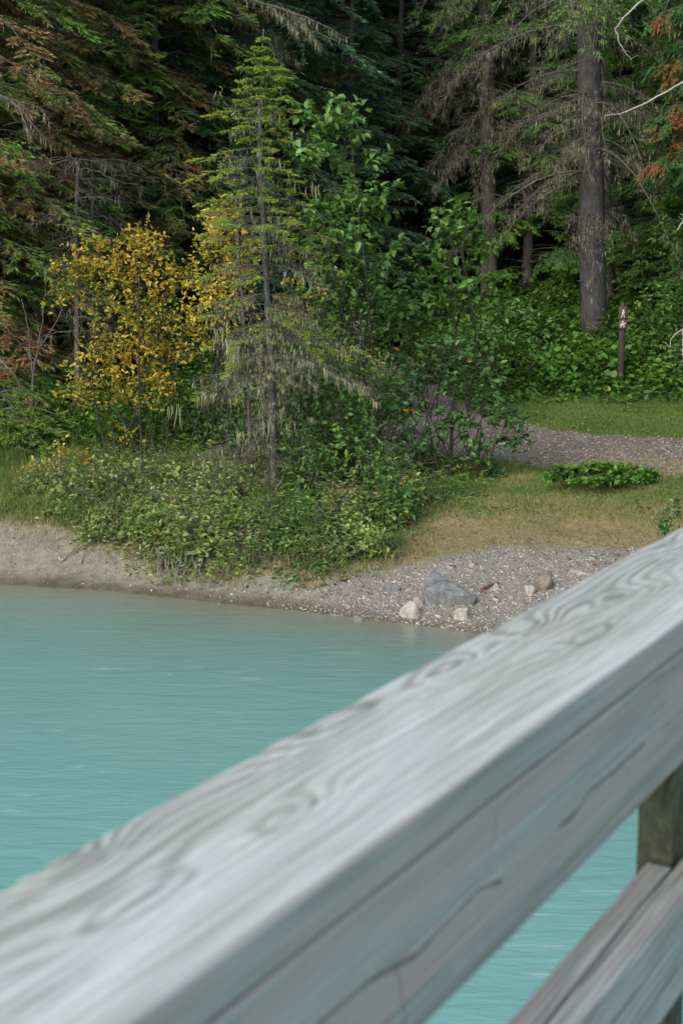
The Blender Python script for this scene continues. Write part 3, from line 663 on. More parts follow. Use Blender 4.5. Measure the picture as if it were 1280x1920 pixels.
# ------------------------------------------------------------------ named trunks
def trunk_tree(name, label, pxs, Y, r0, r1, mat, seed, top=11, nb=26, bz=(1.2, 9), bl=(1.2, 2.6), lich=.5, fol=None, folz=4.5, droop=.45, side=None, knots=True, nspr=12, sag=.1):
    """trunk through picture columns pxs=[(px,py)..] at depth Y; dead, lichen-hung branches"""
    rng = np.random.default_rng(seed)
    pts = [at(a, b, Y) for a, b in pxs]; base = pts[0].copy(); base[2] = H(base[0], base[1])
    pts = [base-UP*.25, base]+pts[1:]; e = pts[-1]; dirn = unit(pts[-1]-pts[-2])
    while e[2] < top: e = e+dirn*1.5; pts.append(e)
    pts = np.array(pts); s = np.r_[0, np.cumsum(np.linalg.norm(np.diff(pts, axis=0), axis=1))]
    ss = np.linspace(0, s[-1], 60); C = np.stack([np.interp(ss, s, pts[:, k]) for k in range(3)], -1)
    t = ss/ss[-1]; rr = (r0*(1-t)+r1*t)*(1+.45*np.exp(-ss/.35))
    T, F, B, Lc = MB(), MB(), MB(), MB(); T.tube(C-base, rr, 18, wob=.07, seed=seed)
    if knots:
        for k in range(int(26*min(1, r0/.1))):
            i = rng.integers(3, 50); az = rng.uniform(0, 6.28); d = np.array([math.cos(az), math.sin(az), -.1]); p = C[i]-base
            T.tube([p+d*rr[i]*.8, p+d*(rr[i]*1.05+.03)], [.022, .012], 5)
    for k in range(nb):
        z = rng.uniform(*bz); i = np.argmin(abs(C[:, 2]-base[2]-z)); o = C[i]-base
        az = rng.uniform(0, 2*math.pi) if side is None else rng.normal(side, 1.0)
        d = np.array([math.cos(az), math.sin(az), 0]); sv = np.array([-d[1], d[0], 0]); L = rng.uniform(*bl)
        K = 9; q = np.linspace(0, 1, K); dr = rng.uniform(.6, 1.4)*droop
        P = o+d*(q*L)[:, None]+UP*(sag*L*q-dr*L*q**2)[:, None]+sv*(rng.normal(0, .12)*L*q**2)[:, None]+rng.normal(0, .018, (K, 3))*q[:, None]
        B.tube(P, np.linspace(.02, .004, K)*(.5+r0*2.5), 4)
        ns = int(nspr*L); a = rng.uniform(.12, 1, ns); P0 = np.stack([np.interp(a, q, P[:, j]) for j in range(3)], -1)
        sg = rng.choice([-1, 1], ns)[:, None]; sl = (L*.33*(1.1-a)*rng.uniform(.5, 1.3, ns)+.05)[:, None]
        D = unit(d*rng.uniform(.2, .9, (ns, 1))+sv*sg*.7+UP*rng.normal(-.35, .3, (ns, 1))); P1 = P0+D*sl
        mid = B.twigs(P0, P1, .0055, .002, rng, .12)
        n2b = ns*2; ix = rng.integers(0, ns, n2b); Q0 = P0[ix]+(P1-P0)[ix]*rng.uniform(.3, 1, (n2b, 1)); Q1 = Q0+unit(D[ix]+rng.normal(0, .8, (n2b, 3))-UP*.3)*rng.uniform(.06, .25, (n2b, 1))
        B.twigs(Q0, Q1, .003, .0012, rng, .15)
        nl = int(ns*6*lich*rng.uniform(.3, 1.5))
        if nl:
            ix = rng.integers(0, ns, nl); f = rng.random((nl, 1)); Pb = P0[ix]*(1-f)+P1[ix]*f
            Lc.kites(Pb, -UP+rng.normal(0, .13, (nl, 3)), rng.uniform(.04, .22, nl)*rng.uniform(.3, 1, nl), rng.uniform(.004, .012, nl), rng.random(nl), rng, rng.normal(0, 1, (nl, 3)))
        if fol is not None and z > folz-rng.random()*1.5:
            m = 9; ix = np.repeat(np.arange(ns), m); f = rng.uniform(.1, 1.05, (ns*m, 1)); Pk = P0[ix]*(1-f)+P1[ix]*f
            dk = unit(D[ix]+rng.normal(0, .45, (ns*m, 3))-UP*.25)
            F.kites(Pk, dk, .09*rng.uniform(.6, 1.3, ns*m), .02, .5*clump(Pk, 1.5, seed)+.5*rng.random(ns*m), rng)
    t = thing(name, label, 'tree', base)
    T.build('trunk', mat, t, True)
    if B.n: B.build('branches', M['twig'], t)
    if F.n: F.build('foliage', fol, t)
    if Lc.n: Lc.build('hanging_lichen', M['lichen'], t)['kind'] = 'stuff'
    return t
trunk_tree('spruce_tree', 'large straight spruce with thick grey trunk and bare lichen-hung branches beside the trail post', [(1117, 668), (1112, 560), (1108, 400), (1105, 250), (1103, 100), (1102, 0)], 25, .235, .165, M['bark_spruce'], 11,
           nb=78, bz=(2.1, 9), bl=(1.0, 2.7), lich=1.0, fol=GN, folz=6.4, droop=.7, nspr=17)
trunk_tree('spruce_tree', 'reddish-brown trunk hung with lichen branches, left of the thick grey trunk', [(917, 560), (916, 440), (914, 300), (913, 150), (910, 0)], 29, .175, .13, M['bark_grey'], 12,
           nb=80, bz=(3.4, 9.5), bl=(.9, 2.1), lich=1.8, fol=GN, folz=7, droop=.75, nspr=17)
trunk_tree('spruce_tree', 'slim grey trunk directly behind the right side of the thick trunk', [(1140, 640), (1137, 400), (1133, 200), (1128, 0)], 28, .11, .09, M['bark_grey'], 13, nb=26, bz=(2, 9), bl=(.8, 1.8), lich=.6, fol=GN, folz=5.5)
trunk_tree('dead_conifer', 'slender pale grey trunk rising through the left of the yellow shrub', [(143, 690), (145, 560), (143, 430), (147, 300)], 19.6, .05, .02, M['bark_grey'], 14, top=4.3, nb=34, bz=(.8, 4.6), bl=(.4, 1.0), lich=.3, droop=.3, nspr=9)
trunk_tree('dead_conifer', 'thin grey trunk standing just right of the slender pale one above the yellow shrub', [(178, 690), (176, 560), (174, 420), (172, 300)], 21, .038, .018, M['bark_grey'], 15, top=4.5, nb=22, bz=(1, 4.8), bl=(.4, .9), lich=.3, droop=.25, nspr=9)
trunk_tree('dead_conifer', 'thinnest grey stem behind the middle of the yellow shrub', [(212, 690), (209, 560), (207, 430), (208, 330)], 21.5, .038, .03, M['bark_grey'], 16, top=4.2, nb=18, bz=(1, 4.5), bl=(.4, 1), lich=.5, droop=.25, nspr=8)
trunk_tree('conifer', 'broad grey trunk high at the upper left above the brown foliage', [(190, 620), (186, 300), (182, 100), (180, 0)], 24, .14, .12, M['bark_grey'], 17, top=12, nb=40, bz=(3.5, 10), bl=(.7, 1.9), lich=.4, fol=BN, folz=3.5, nspr=12)
trunk_tree('conifer', 'slim dark trunk with drooping lichen twigs, left of the tip of the young spruce', [(432, 620), (430, 300), (429, 120), (428, 0)], 25.5, .06, .05, M['bark_dark'], 18, top=11, nb=44, bz=(4.6, 9), bl=(.8, 2.2), lich=.9, fol=DN, folz=4.2, nspr=11, droop=.5)

# ------------------------------------------------------------------ the young spruce in the middle
def young_spruce():
    rng = np.random.default_rng(21); Y = 15.25
    cl = [(516, 940), (511, 800), (506, 650), (501, 560), (493, 400), (486, 280), (490, 150), (494, 55)]
    pts = np.array([at(a, b, Y) for a, b in cl]); base = pts[0].copy(); base[2] = H(base[0], base[1]); pts[0] = base-UP*.1
    s = np.linspace(0, 1, 50); zc = np.linspace(pts[0][2], pts[-1][2], 50)
    C = np.stack([np.interp(zc, pts[:, 2], pts[:, 0]), Y+.03*np.sin(s*6), zc], -1)-base
    T, F, B, Lc = MB(), MB(), MB(), MB()
    T.tube(C, np.interp(s, [0, .1, .6, 1], [.056, .044, .03, .006]), 9, wob=.1, seed=3)
    prof_l = [(60, 6), (90, 18), (120, 30), (160, 58), (210, 85), (255, 62), (290, 118), (345, 155), (400, 108), (470, 110), (540, 150), (600, 140), (660, 150), (700, 205), (745, 200), (800, 195), (850, 140), (900, 60)]
    prof_r = [(60, 6), (90, 18), (120, 28), (160, 82), (210, 60), (250, 52), (290, 72), (350, 95), (400, 100), (470, 120), (510, 195), (560, 180), (620, 190), (665, 235), (700, 120), (760, 110), (800, 120), (850, 60), (900, 40)]
    z2py = lambda z: 960-FPX*math.tan(math.atan((z+base[2]-CAMZ)/Y)+PITCH)
    py_list = list(np.arange(66, 140, 10))+list(np.arange(140, 420, 18))+list(np.arange(420, 700, 21))+list(np.arange(700, 880, 30))
    for py in py_list:
        wz = at(500, py, Y)[2]-base[2]
        i = np.argmin(abs(C[:, 2]-wz)); o = C[i]
        py = py+rng.normal(0, 6 if py > 140 else 2)
        wl = rng.uniform(.7, 1.2)
        for k in range(6 if py < 690 else 4):
            az = k*2*math.pi/(6 if py < 690 else 4)+rng.normal(0, .35)+py; d = np.array([math.cos(az), math.sin(az), 0]); sv = np.array([-d[1], d[0], 0])
            pr_ = prof_r if d[0] > 0 else prof_l
            L = np.interp(py, [a for a, b in pr_], [b for a, b in pr_])*Y/FPX*rng.uniform(.35, 1.15)*wl
            if abs(d[0]) < .5: L *= .85
            K = 7; q = np.linspace(0, 1, K); low = smooth(450, 700, py)
            dz = (.14-.2*low)*L*q-(.22+.12*low+rng.uniform(0, .25))*L*q**2+.1*L*q**3
            P = o+d*(q*L)[:, None]+UP*dz[:, None]+rng.normal(0, .01, (K, 3))*q[:, None]
            B.tube(P, np.linspace(.008, .002, K)*(.6+L*.5), 3)
            ns = max(4, int(34*L)); a = rng.uniform(.1, 1, ns); P0 = np.stack([np.interp(a, q, P[:, j]) for j in range(3)], -1)
            sg = rng.choice([-1, 1], ns)[:, None]; sl = (L*.42*(1.08-a)*rng.uniform(.5, 1.25, ns)+.03)[:, None]
            D = unit(d*rng.uniform(.35, .9, (ns, 1))+sv*sg*.75+UP*rng.normal(-.12, .15, (ns, 1))); P1 = P0+D*sl
            B.twigs(P0, P1, .0028, .001, rng, .08)
            # live needles: everywhere near the top, only at the tips below
            live = (py < 430) or (py < 760 and (d[0] < -.25 or py < 640) and rng.random() < .75)
            if live:
                thr = .0 if py < 180 else (.42 if py < 430 else .55)
                ok = np.where(a > thr+rng.normal(0, .12, ns))[0]
                if len(ok):
                    m = 34; ix = np.repeat(ok, m); f = rng.uniform(0, 1.02, (len(ix), 1)); Pk = P0[ix]*(1-f)+P1[ix]*f
                    lat = np.cross(D[ix], UP); sgn = rng.choice([-1, 1], len(ix))[:, None]
                    dk = unit(D[ix]*.8+lat*sgn*.8+UP*rng.normal(.15, .3, (len(ix), 1)))
                    v = .1+.55*a[ix]+.3*rng.random(len(ix))+(.1 if py < 420 else 0)
                    F.kites(Pk, dk, rng.uniform(.022, .038, len(ix)), .009, np.clip(v, 0, 1), rng)
                m = 26; f = rng.uniform(.7 if py > 200 else .1, 1.02, m); Pk = np.stack([np.interp(f, q, P[:, j]) for j in range(3)], -1)
                F.kites(Pk, unit(d*.7+rng.normal(0, .55, (m, 3))), .03, .008, .6+.3*rng.random(m), rng)
            dens = np.interp(py, [100, 200, 350, 450, 620, 650, 700, 760, 860], [0, 1.5, 3, 3, 3, 11, 5, 2.5, 1])
            if 630 < py < 690: dens *= 1.3
            nl = int(ns*dens*rng.uniform(.5, 1.4)*.85)
            if nl:
                ix = rng.integers(0, ns, nl); f = rng.random((nl, 1)); Pb = P0[ix]*(1-f)+P1[ix]*f
                keep = rng.random(nl) < (1-.6*a[ix]*(1 if py < 400 else 0)); Pb = Pb[keep]; nl = len(Pb)
                ll = rng.uniform(.015, .085, nl)*np.where(rng.random(nl) < .1, 2.0, 1)
                Lc.kites(Pb, -UP+rng.normal(0, .16, (nl, 3)), ll, rng.uniform(.004, .010, nl), rng.random(nl), rng, rng.normal(0, 1, (nl, 3)))
    # fine needle fuzz / crusty dead twigs
    # long beards at the places the photograph shows them
    for (px, py, Lp, n) in [(438, 655, 55, 26), (425, 640, 40, 16), (455, 665, 45, 18), (412, 615, 40, 10), (445, 650, 60, 12), (505, 668, 48, 14), (560, 655, 30, 10), (590, 655, 25, 8), (640, 655, 42, 8), (665, 650, 22, 8), (720, 665, 25, 7), (535, 655, 30, 12),
                            (330, 760, 50, 8), (385, 740, 35, 6), (400, 738, 30, 6), (450, 810, 30, 16), (495, 790, 45, 10), (500, 770, 40, 8), (530, 770, 30, 8), (455, 215, 18, 6), (505, 215, 22, 6), (560, 240, 15, 5), (520, 300, 25, 8), (590, 350, 30, 6), (410, 165, 14, 4), (540, 790, 28, 7)]:
        L0 = Lp*Y/FPX
        for j in range(int(n*.7)+2):
            p = at(px+rng.normal(0, 8), py+rng.normal(0, 4), Y+rng.normal(0, .12))-base
            K = 5; q = np.linspace(0, 1, K); L = L0*rng.uniform(.15, 1.05)
            P = p-UP*(q*L)[:, None]+np.array([1, 0, 0])*(rng.normal(0, .02)*q**2+.006*np.sin(q*5+j))[:, None]
            Lc.tube(P, np.array([.003, .006, .005, .003, .001])*rng.uniform(.5, 1.2), 4, var=rng.uniform(.6, 1))
    t = thing('young_spruce', 'young spruce with pointed top and pale hanging lichen, on the bank in the middle', 'tree', base)
    T.build('trunk', M['bark_young'], t, True); B.build('branches', M['twig'], t); F.build('foliage', M['needle_yellow'], t); Lc.build('hanging_lichen', M['lichen'], t)['kind'] = 'stuff'
young_spruce()
trunk_tree('dead_sapling', 'thin dead sapling with bare twigs just left of the young spruce trunk', [(472, 915), (468, 820), (466, 740), (462, 680)], 15.6, .022, .012, M['bark_young'], 23, top=2.2, nb=30, bz=(.3, 1.7), bl=(.25, .75), lich=.6, droop=.15, knots=False, nspr=16)

# bare sapling at left, bare limbs at the edges
def bare(name, label, cat, lines, mat, seed, rtw=.5, lich=0, tw=10, twl=.25, base=None):
    """lines: list of ([(px,py,Y)...], r0, r1)"""
    rng = np.random.default_rng(seed); Bs, Lc = [], MB(); b0 = None
    for li, (ln, r0, r1) in enumerate(lines):
        P = np.array([at(*a) for a in ln]); b0 = P[0] if b0 is None else b0
        s = np.linspace(0, len(P)-1, 14); C = np.stack([np.interp(s, range(len(P)), P[:, k]) for k in range(3)], -1)+rng.normal(0, .006, (14, 3))
        B = MB(); Bs.append(B); B.tube(C-b0, np.linspace(r0, r1, 14), 6, wob=.15, seed=seed)
        if tw:
            n = tw; i = rng.integers(2, 14, n); D = unit(rng.normal(0, 1, (n, 3))+unit(C[-1]-C[0])*.8); Q = C[i]-b0
            B.twigs(Q, Q+D*rng.uniform(.3, 1, (n, 1))*twl, .004, .0015, rng, .15)
        if lich:
            n = int(lich); i = rng.uniform(0, 13, n); Q = np.stack([np.interp(i, range(14), C[:, k]) for k in range(3)], -1)-b0
            Lc.kites(Q, -UP+rng.normal(0, .15, (n, 3)), rng.uniform(.03, .2, n), rng.uniform(.004, .01, n), rng.random(n), rng, rng.normal(0, 1, (n, 3)))
    t = thing(name, label, cat, b0)
    for i, B in enumerate(Bs): B.build('stem' if i == 0 else 'branch', mat, t, True)
    if Lc.n: Lc.build('hanging_lichen', M['lichen'], t)['kind'] = 'stuff'
    return t
Yb = 18.3
bare('bare_sapling', 'leafless forked grey sapling at the left, beside the yellow shrub', 'sapling', [([(61, 800, Yb), (61, 740, Yb), (64, 690, Yb), (74, 650, Yb), (92, 628, Yb-.1), (108, 600, Yb-.1), (120, 575, Yb)], .017, .005),
      ([(62, 700, Yb), (57, 660, Yb), (55, 620, Yb), (46, 580, Yb), (42, 560, Yb)], .01, .004), ([(70, 655, Yb), (78, 620, Yb), (84, 570, Yb), (86, 530, Yb)], .009, .003), ([(78, 640, Yb), (70, 605, Yb+.1), (67, 590, Yb)], .007, .003)], M['twig'], 31, tw=6, twl=.15)
bare('fallen_branch', 'bare grey branch slanting down at the left edge above the cedar', 'branch', [([(-30, 640, 17.6), (0, 715, 17.7), (20, 745, 17.8), (58, 775, 17.9)], .012, .006), ([(-20, 650, 17.6), (25, 700, 17.6), (45, 735, 17.7), (57, 765, 17.8)], .008, .004)], M['twig_pale'], 32, tw=8, twl=.2)
bare('bare_tree', 'white bare limb reaching in from the right edge across the thick trunk', 'tree', [([(1420, 900, 17), (1418, 600, 17), (1416, 300, 17), (1412, 60, 17), (1410, -100, 17)], .09, .06), ([(1412, 90, 17), (1350, 125, 17), (1280, 152, 17), (1240, 178, 17.1), (1200, 198, 17.2), (1165, 212, 17.2), (1130, 217, 17.3)], .018, .004),
      ([(1418, 330, 17), (1340, 380, 17), (1283, 408, 17), (1268, 432, 17)], .018, .006), ([(1416, 560, 17), (1340, 585, 17), (1278, 617, 17), (1258, 634, 17), (1254, 650, 17)], .014, .003), ([(1279, 616, 17), (1279, 650, 17), (1281, 680, 17)], .008, .006),
      ([(1412, 60, 17), (1330, 20, 17), (1240, -30, 17.2), (1180, 20, 17.3), (1150, 55, 17.3)], .02, .007), ([(1152, 52, 17.3), (1165, 90, 17.3), (1185, 115, 17.3)], .008, .003)], M['bark_white'], 33, tw=5, twl=.12)
bare('lichen_limb', 'drooping dead limb hung with grey lichen at the upper left edge', 'branch', [([(-220, 60, 18.5), (-90, 130, 18.5), (0, 178, 18.5), (40, 205, 18.5), (70, 245, 18.5), (105, 275, 18.6)], .03, .006), ([(0, 178, 18.5), (35, 190, 18.5), (75, 200, 18.5), (95, 230, 18.5)], .008, .003), ([(40, 205, 18.5), (50, 235, 18.4), (58, 250, 18.4)], .006, .003)], M['twig'], 34, tw=16, twl=.3, lich=90)
bare('lichen_limb', 'dead limb trailing pale lichen above the large-leaved sapling', 'branch', [([(445, -10, 23), (500, 8, 22.6), (545, 22, 22.2), (600, 45, 22), (652, 72, 22)], .022, .005), ([(545, 22, 22.2), (575, 50, 22), (605, 90, 22)], .009, .004), ([(500, 8, 22.6), (540, 40, 22.2), (560, 60, 22)], .009, .004)], M['twig'], 35, tw=18, twl=.35, lich=110)

# ------------------------------------------------------------------ broadleaf saplings and shrubs
def fleck(p, lo=.93):
    def f(P, v, rng): return np.where(rng.random(len(v)) < p, rng.uniform(lo, 1, len(v)), np.minimum(v, lo-.02))
    return f
Ya = 19.0
shrub('broadleaf_sapling', 'tall green sapling with large layered leaves rising right of the young spruce', 'sapling', onground(665, 19.2),
      [(612, 225, 19.0, 55, 42, 16), (655, 225, 19.0, 36, 38, 12), (585, 270, 19.0, 45, 25, 7), (640, 300, 19.0, 75, 45, 25), (675, 370, 19.0, 70, 45, 26), (615, 390, 19.0, 70, 35, 18), (690, 450, 19.0, 60, 50, 24), (620, 470, 19.0, 70, 60, 25), (660, 540, 19.2, 90, 60, 38)],
      (M['bark_dark'], M['leaf_cool']), 41, .135, .085, 9, .016, 6, 1.4, .25, twig=.26, droop=.15, curl=.3, shoots=10)
shrub('broadleaf_sapling', 'green large-leaved sapling with its crown in front of the reddish trunk base', 'sapling', onground(840, 20.6),
      [(850, 400, 20.4, 40, 22, 7), (880, 395, 20.4, 26, 16, 4), (840, 450, 20.4, 62, 42, 22), (895, 470, 20.4, 40, 45, 11), (810, 505, 20.4, 70, 45, 26), (850, 565, 20.4, 110, 60, 55), (770, 580, 20.2, 60, 60, 30)],
      (M['bark_dark'], M['leaf_cool']), 42, .125, .08, 9, .014, 6, 1.4, .3, twig=.24, droop=.15, shoots=10, varb=fleck(.015), curl=.3)
shrub('green_shrub', 'wide mass of green leaves around the brown trail sign behind the spruce', 'shrub', onground(620, 20.5),
      [(600, 560, 21.5, 100, 60, 80), (740, 600, 20.8, 70, 60, 70), (620, 620, 22.5, 90, 50, 60), (560, 640, 20.3, 70, 50, 50), (730, 660, 20.8, 50, 40, 30), (670, 590, 21.6, 45, 30, 26), (690, 640, 21.5, 30, 25, 8)], (M['bark_dark'], M['leaf_green']), 43, .1, .06, 10, .012, 7, .9, .5, twig=.2, varb=fleck(.02))
def yel(P, v, rng): return v
shrub('yellow_shrub', 'large shrub with golden yellow autumn leaves, left of the young spruce', 'shrub', ghit(262, 860),
      [(270, 455, 17.2, 45, 32, 42), (190, 480, 17.2, 70, 40, 70), (135, 500, 17.2, 42, 35, 30), (110, 550, 17.2, 30, 20, 12), (230, 520, 17.2, 60, 40, 55), (320, 515, 17.2, 50, 45, 55), (190, 570, 17.1, 42, 30, 16), (280, 590, 17.2, 65, 50, 80), (350, 620, 17.2, 55, 60, 60), (215, 640, 17.1, 70, 40, 62), (180, 705, 17.1, 68, 55, 66), (270, 720, 17.1, 60, 42, 62), (145, 735, 17.0, 45, 30, 26), (300, 660, 17.2, 55, 40, 40), (250, 820, 17.0, 50, 30, 8)],
      (M['bark_dark'], M['leaf_yellow']), 44, .062, .03, 16, .012, 8, .4, .35, twig=.22, droop=-.1, vclump=1.6, shoots=34)
shrub('yellow_shrub', 'narrow yellow-leaved shrub top poking up just left of the young spruce', 'shrub', ghit(395, 850),
      [(420, 400, 16.9, 40, 28, 34), (400, 450, 16.9, 45, 40, 46), (450, 460, 16.9, 40, 45, 44), (420, 520, 16.9, 70, 40, 66), (380, 580, 16.9, 50, 45, 34), (440, 590, 16.9, 40, 40, 20)],
      (M['bark_dark'], M['leaf_yellow']), 45, .06, .03, 10, .013, 7, .4, .25, twig=.2, droop=-.1, shoots=14)
shrub('yellow_shrub', 'sparse yellow and green shrub glimpsed through the right branches of the spruce', 'shrub', ghit(560, 830),
      [(560, 560, 17.8, 45, 50, 30), (545, 600, 17.8, 35, 45, 26), (520, 700, 17.8, 40, 30, 12), (600, 690, 17.6, 30, 30, 12)], (M['bark_dark'], M['leaf_yellow']), 46, .06, .032, 8, .01, 7, .4, .2, twig=.14, droop=-.1)
shrub('broadleaf_sapling', 'dark-leaved little tree with a straight stem standing on the grass by the gravel path', 'sapling', ghit(841, 893),
      [(850, 655, 16.1, 75, 34, 34), (790, 690, 16.1, 55, 35, 22), (905, 690, 16.1, 55, 35, 20), (850, 720, 16.1, 85, 35, 26), (760, 760, 16.1, 45, 50, 20), (845, 790, 16, 45, 28, 28), (925, 770, 16, 52, 45, 30), (965, 815, 15.9, 38, 35, 20), (885, 840, 15.9, 55, 35, 18), (790, 830, 16, 55, 40, 26), (760, 880, 15.9, 50, 30, 18), (915, 880, 15.9, 25, 20, 6)],
      (M['bark_dark'], M['leaf_deep']), 47, .085, .05, 12, .012, 7, .8, .2, twig=.16, varb=fleck(.012, .95))
bare('shrub_stem', 'straight dark main stem of the little tree by the gravel path', 'sapling', [([(841, 898, 16.05), (846, 830, 16.05), (850, 760, 16.05), (853, 690, 16.05), (852, 640, 16.05)], .024, .008), ([(843, 860, 16.05), (815, 800, 16.05), (790, 740, 16)], .01, .004), ([(846, 830, 16.05), (890, 780, 16), (915, 740, 16)], .01, .004),
      ([(905, 905, 15.9), (920, 850, 15.9), (950, 790, 15.9)], .012, .005), ([(893, 905, 15.9), (898, 850, 15.9), (905, 760, 15.9)], .01, .004)], M['bark_dark'], 48, tw=14, twl=.4)
shrub('leafy_bush', 'bright green broad-leaved bush at the foot of the thick grey trunk', 'bush', ghit(1080, 740),
      [(1060, 692, 22.7, 80, 38, 120), (1115, 678, 22.9, 62, 34, 90), (1025, 715, 22.5, 50, 26, 54), (1105, 715, 22.4, 72, 28, 90), (1090, 655, 23.6, 50, 22, 36), (1180, 665, 23.6, 30, 25, 18)], (M['bark_dark'], M['leaf_bright']), 49, .13, .11, 12, .01, 6, 1.2, .6, twig=.2, droop=.15, varb=fleck(.03))
shrub('leafy_bush', 'grey-green bush right of the trail post at the path edge', 'bush', ghit(1225, 760),
      [(1235, 690, 23, 40, 45, 60), (1270, 700, 22.6, 50, 50, 70), (1245, 735, 22.2, 50, 26, 50), (1290, 650, 23, 40, 50, 40)], (M['bark_dark'], M['leaf_green']), 50, .09, .05, 8, .01, 7, .8, .4, varb=fleck(.02))
shrub('leafy_bush', 'tall green bush hugging the right edge above the path', 'bush', ghit(1290, 740),
      [(1270, 560, 24, 50, 60, 70), (1270, 450, 24.2, 40, 60, 50), (1215, 600, 24.5, 50, 45, 50), (1310, 640, 23.5, 60, 60, 50)], (M['bark_dark'], M['leaf_green']), 51, .11, .06, 8, .012, 7, .8, .5, varb=fleck(.06), twig=.2)
for j, (px, py, Yq, rx, ry, n, lab) in enumerate([
        (960, 600, 25, 70, 50, 90, 'dense green shrub between the reddish trunk and the thick trunk'), (1030, 560, 27, 70, 45, 80, 'green shrub on the slope left of the thick grey trunk'),
        (900, 640, 23.5, 70, 40, 80, 'green shrub lining the far side of the path below the reddish trunk'), (960, 680, 23, 50, 35, 50, 'low green shrub left of the bright broad-leaved bush'),
        (1200, 520, 27, 70, 50, 80, 'green shrub on the slope above the trail post'), (800, 660, 24, 60, 40, 60, 'green shrub where the path disappears into the trees')]):
    shrub('green_shrub', lab, 'shrub', onground(px, Yq), [(px, py, Yq, rx, ry, n), (px+rx*.4, py+ry*.5, Yq-.3, rx*.8, ry*.7, n//2)], (M['bark_dark'], (M['leaf_green'], M['leaf_under'])[j % 2]), 60+j, .1, .06, 7, .01, 7, .9, .4, twig=.2, shoots=8, varb=fleck(.03), group='green shrubs on the far side of the path')
shrub('leafy_plant', 'bright green clump of broad leaves on the grass beside the gravel path', 'plant', ghit(1120, 893),
      [(1065, 884, 15.3, 36, 10, 40), (1120, 880, 15.35, 42, 12, 56), (1175, 884, 15.4, 42, 10, 44), (1215, 890, 15.4, 26, 7, 16), (1040, 895, 15.2, 20, 6, 10), (1150, 900, 15.1, 60, 6, 26), (1090, 902, 15, 40, 5, 14)], (M['bark_dark'], M['leaf_bright']), 70, .07, .055, 4, .004, 6, 1.0, .2, twig=.06, droop=.1)
shrub('leafy_plant', 'thin dark green seedling in the dry grass near the railing at right', 'plant', ghit(1245, 1000), [(1243, 975, 13.1, 18, 28, 18), (1275, 945, 13.2, 14, 26, 12)], (M['bark_dark'], M['leaf_deep']), 71, .05, .03, 4, .004, 5, .8, .04, twig=.06)
def rustv(P, v, rng):
    c = clump(P, 1.7, 5); return np.where((c > .62), np.maximum(v, .8+.2*rng.random(len(v))), v*.72)
# drooping cedar with rust coloured sprays at upper right
def cedar(name, label, loc, seed, Ht, R, mats, zlo, nb=60, nsp=34, kl=.07, kw=.016, rusty=()):
    T, F, B, Lc = conifer_mesh(seed, Ht, R, zlo, nb, nsp, kl, kw, .5, .15, .12, ztop_full=9.5, nk=34, hang=1.3)
    for k in range(len(F.v)):   # dead rust-coloured sprays in a few hanging strips of the crown
        g_ = F.v[k].reshape(-1, 4, 3).mean(1)+loc; hit = np.zeros(len(g_))
        for c_, sx, sz in rusty: hit = np.maximum(hit, np.exp(-((g_[:, 0]-c_[0])/sx)**2-((g_[:, 2]-c_[2])/sz)**2-((g_[:, 1]-c_[1])/1.2)**2))
        rn = .5+.5*fbm(g_*3, 2, 77); h2 = hit+.9*(rn-.5)+.5*(np.random.default_rng(3).random(len(rn))-.5) > .5; a = F.a[k].reshape(-1, 4).mean(1)*.55; a[h2] = .7+.3*rn[h2]; F.a[k] = np.repeat(a, 4)
    return put_conifer(name, label, 'tree', loc, (T, F, B, Lc), mats)
lc = onground(1305, 21.5)
t = cedar('cedar_tree', 'drooping cedar with rust-orange dead sprays at the upper right edge', lc, 80, 15, 1.35, (M['bark_grey'], M['needle_rust'], M['twig']), 3.3, nb=210, rusty=[(at(px_, py_, 21), sx_, sz_) for px_, py_, sx_, sz_ in ((1228, 300, .16, .5), (1212, 225, .12, .4), (1262, 120, .2, .6), (1275, 230, .12, .5), (1240, 40, .15, .3))])
lc = onground(-30, 18.4)
def lowcedar():
    rng = np.random.default_rng(81); F, B = MB(), MB(); base = ghit(10, 868)
    for (px, py, Yq) in [(20, 800, 17.2), (60, 815, 17), (100, 800, 17.2), (130, 822, 17.1), (0, 830, 16.9), (45, 845, 16.8), (90, 850, 16.8), (30, 770, 17.6), (-30, 800, 17), (75, 780, 17.5), (140, 795, 17.4), (10, 740, 17.9), (110, 760, 17.8)]:
        tip = at(px, py, Yq); o = np.array([base[0]-.35, base[1]+.5, tip[2]+.12]); K = 8; q = np.linspace(0, 1, K)[:, None]
        P = o+(tip-o)*q+UP*(.15*np.sin(q*3.1)); B.tube(P-base, np.linspace(.012, .003, K), 4)
        ns = 30; a = rng.uniform(.3, 1, ns); P0 = np.stack([np.interp(a, q[:, 0], P[:, k]) for k in range(3)], -1)-base; d = unit(tip-o)
        sv = np.cross(d, UP); D = unit(d*.7+sv*rng.choice([-1, 1], (ns, 1))*.7+UP*rng.normal(-.15, .15, (ns, 1))); L = (.32*(1.1-a)+.05)[:, None]; P1 = P0+D*L
        B.twigs(P0, P1, .003, .001, rng)
        m = 20; ix = np.repeat(np.arange(ns), m); f = rng.random((ns*m, 1)); Pk = P0[ix]*(1-f)+P1[ix]*f
        F.kites(Pk, unit(D[ix]+np.cross(D[ix], UP)*rng.choice([-1, 1], (ns*m, 1))*.8+rng.normal(0, .2, (ns*m, 3))-UP*.15), .055, .016, .4*clump(Pk, 3, 4)+.6*rng.random(ns*m), rng)
    t = thing('cedar_bough', 'low yellow-green cedar boughs at the left edge above the grass', 'cedar', base); B.build('branches', M['twig'], t); F.build('foliage', M['cedar'], t)
lowcedar()

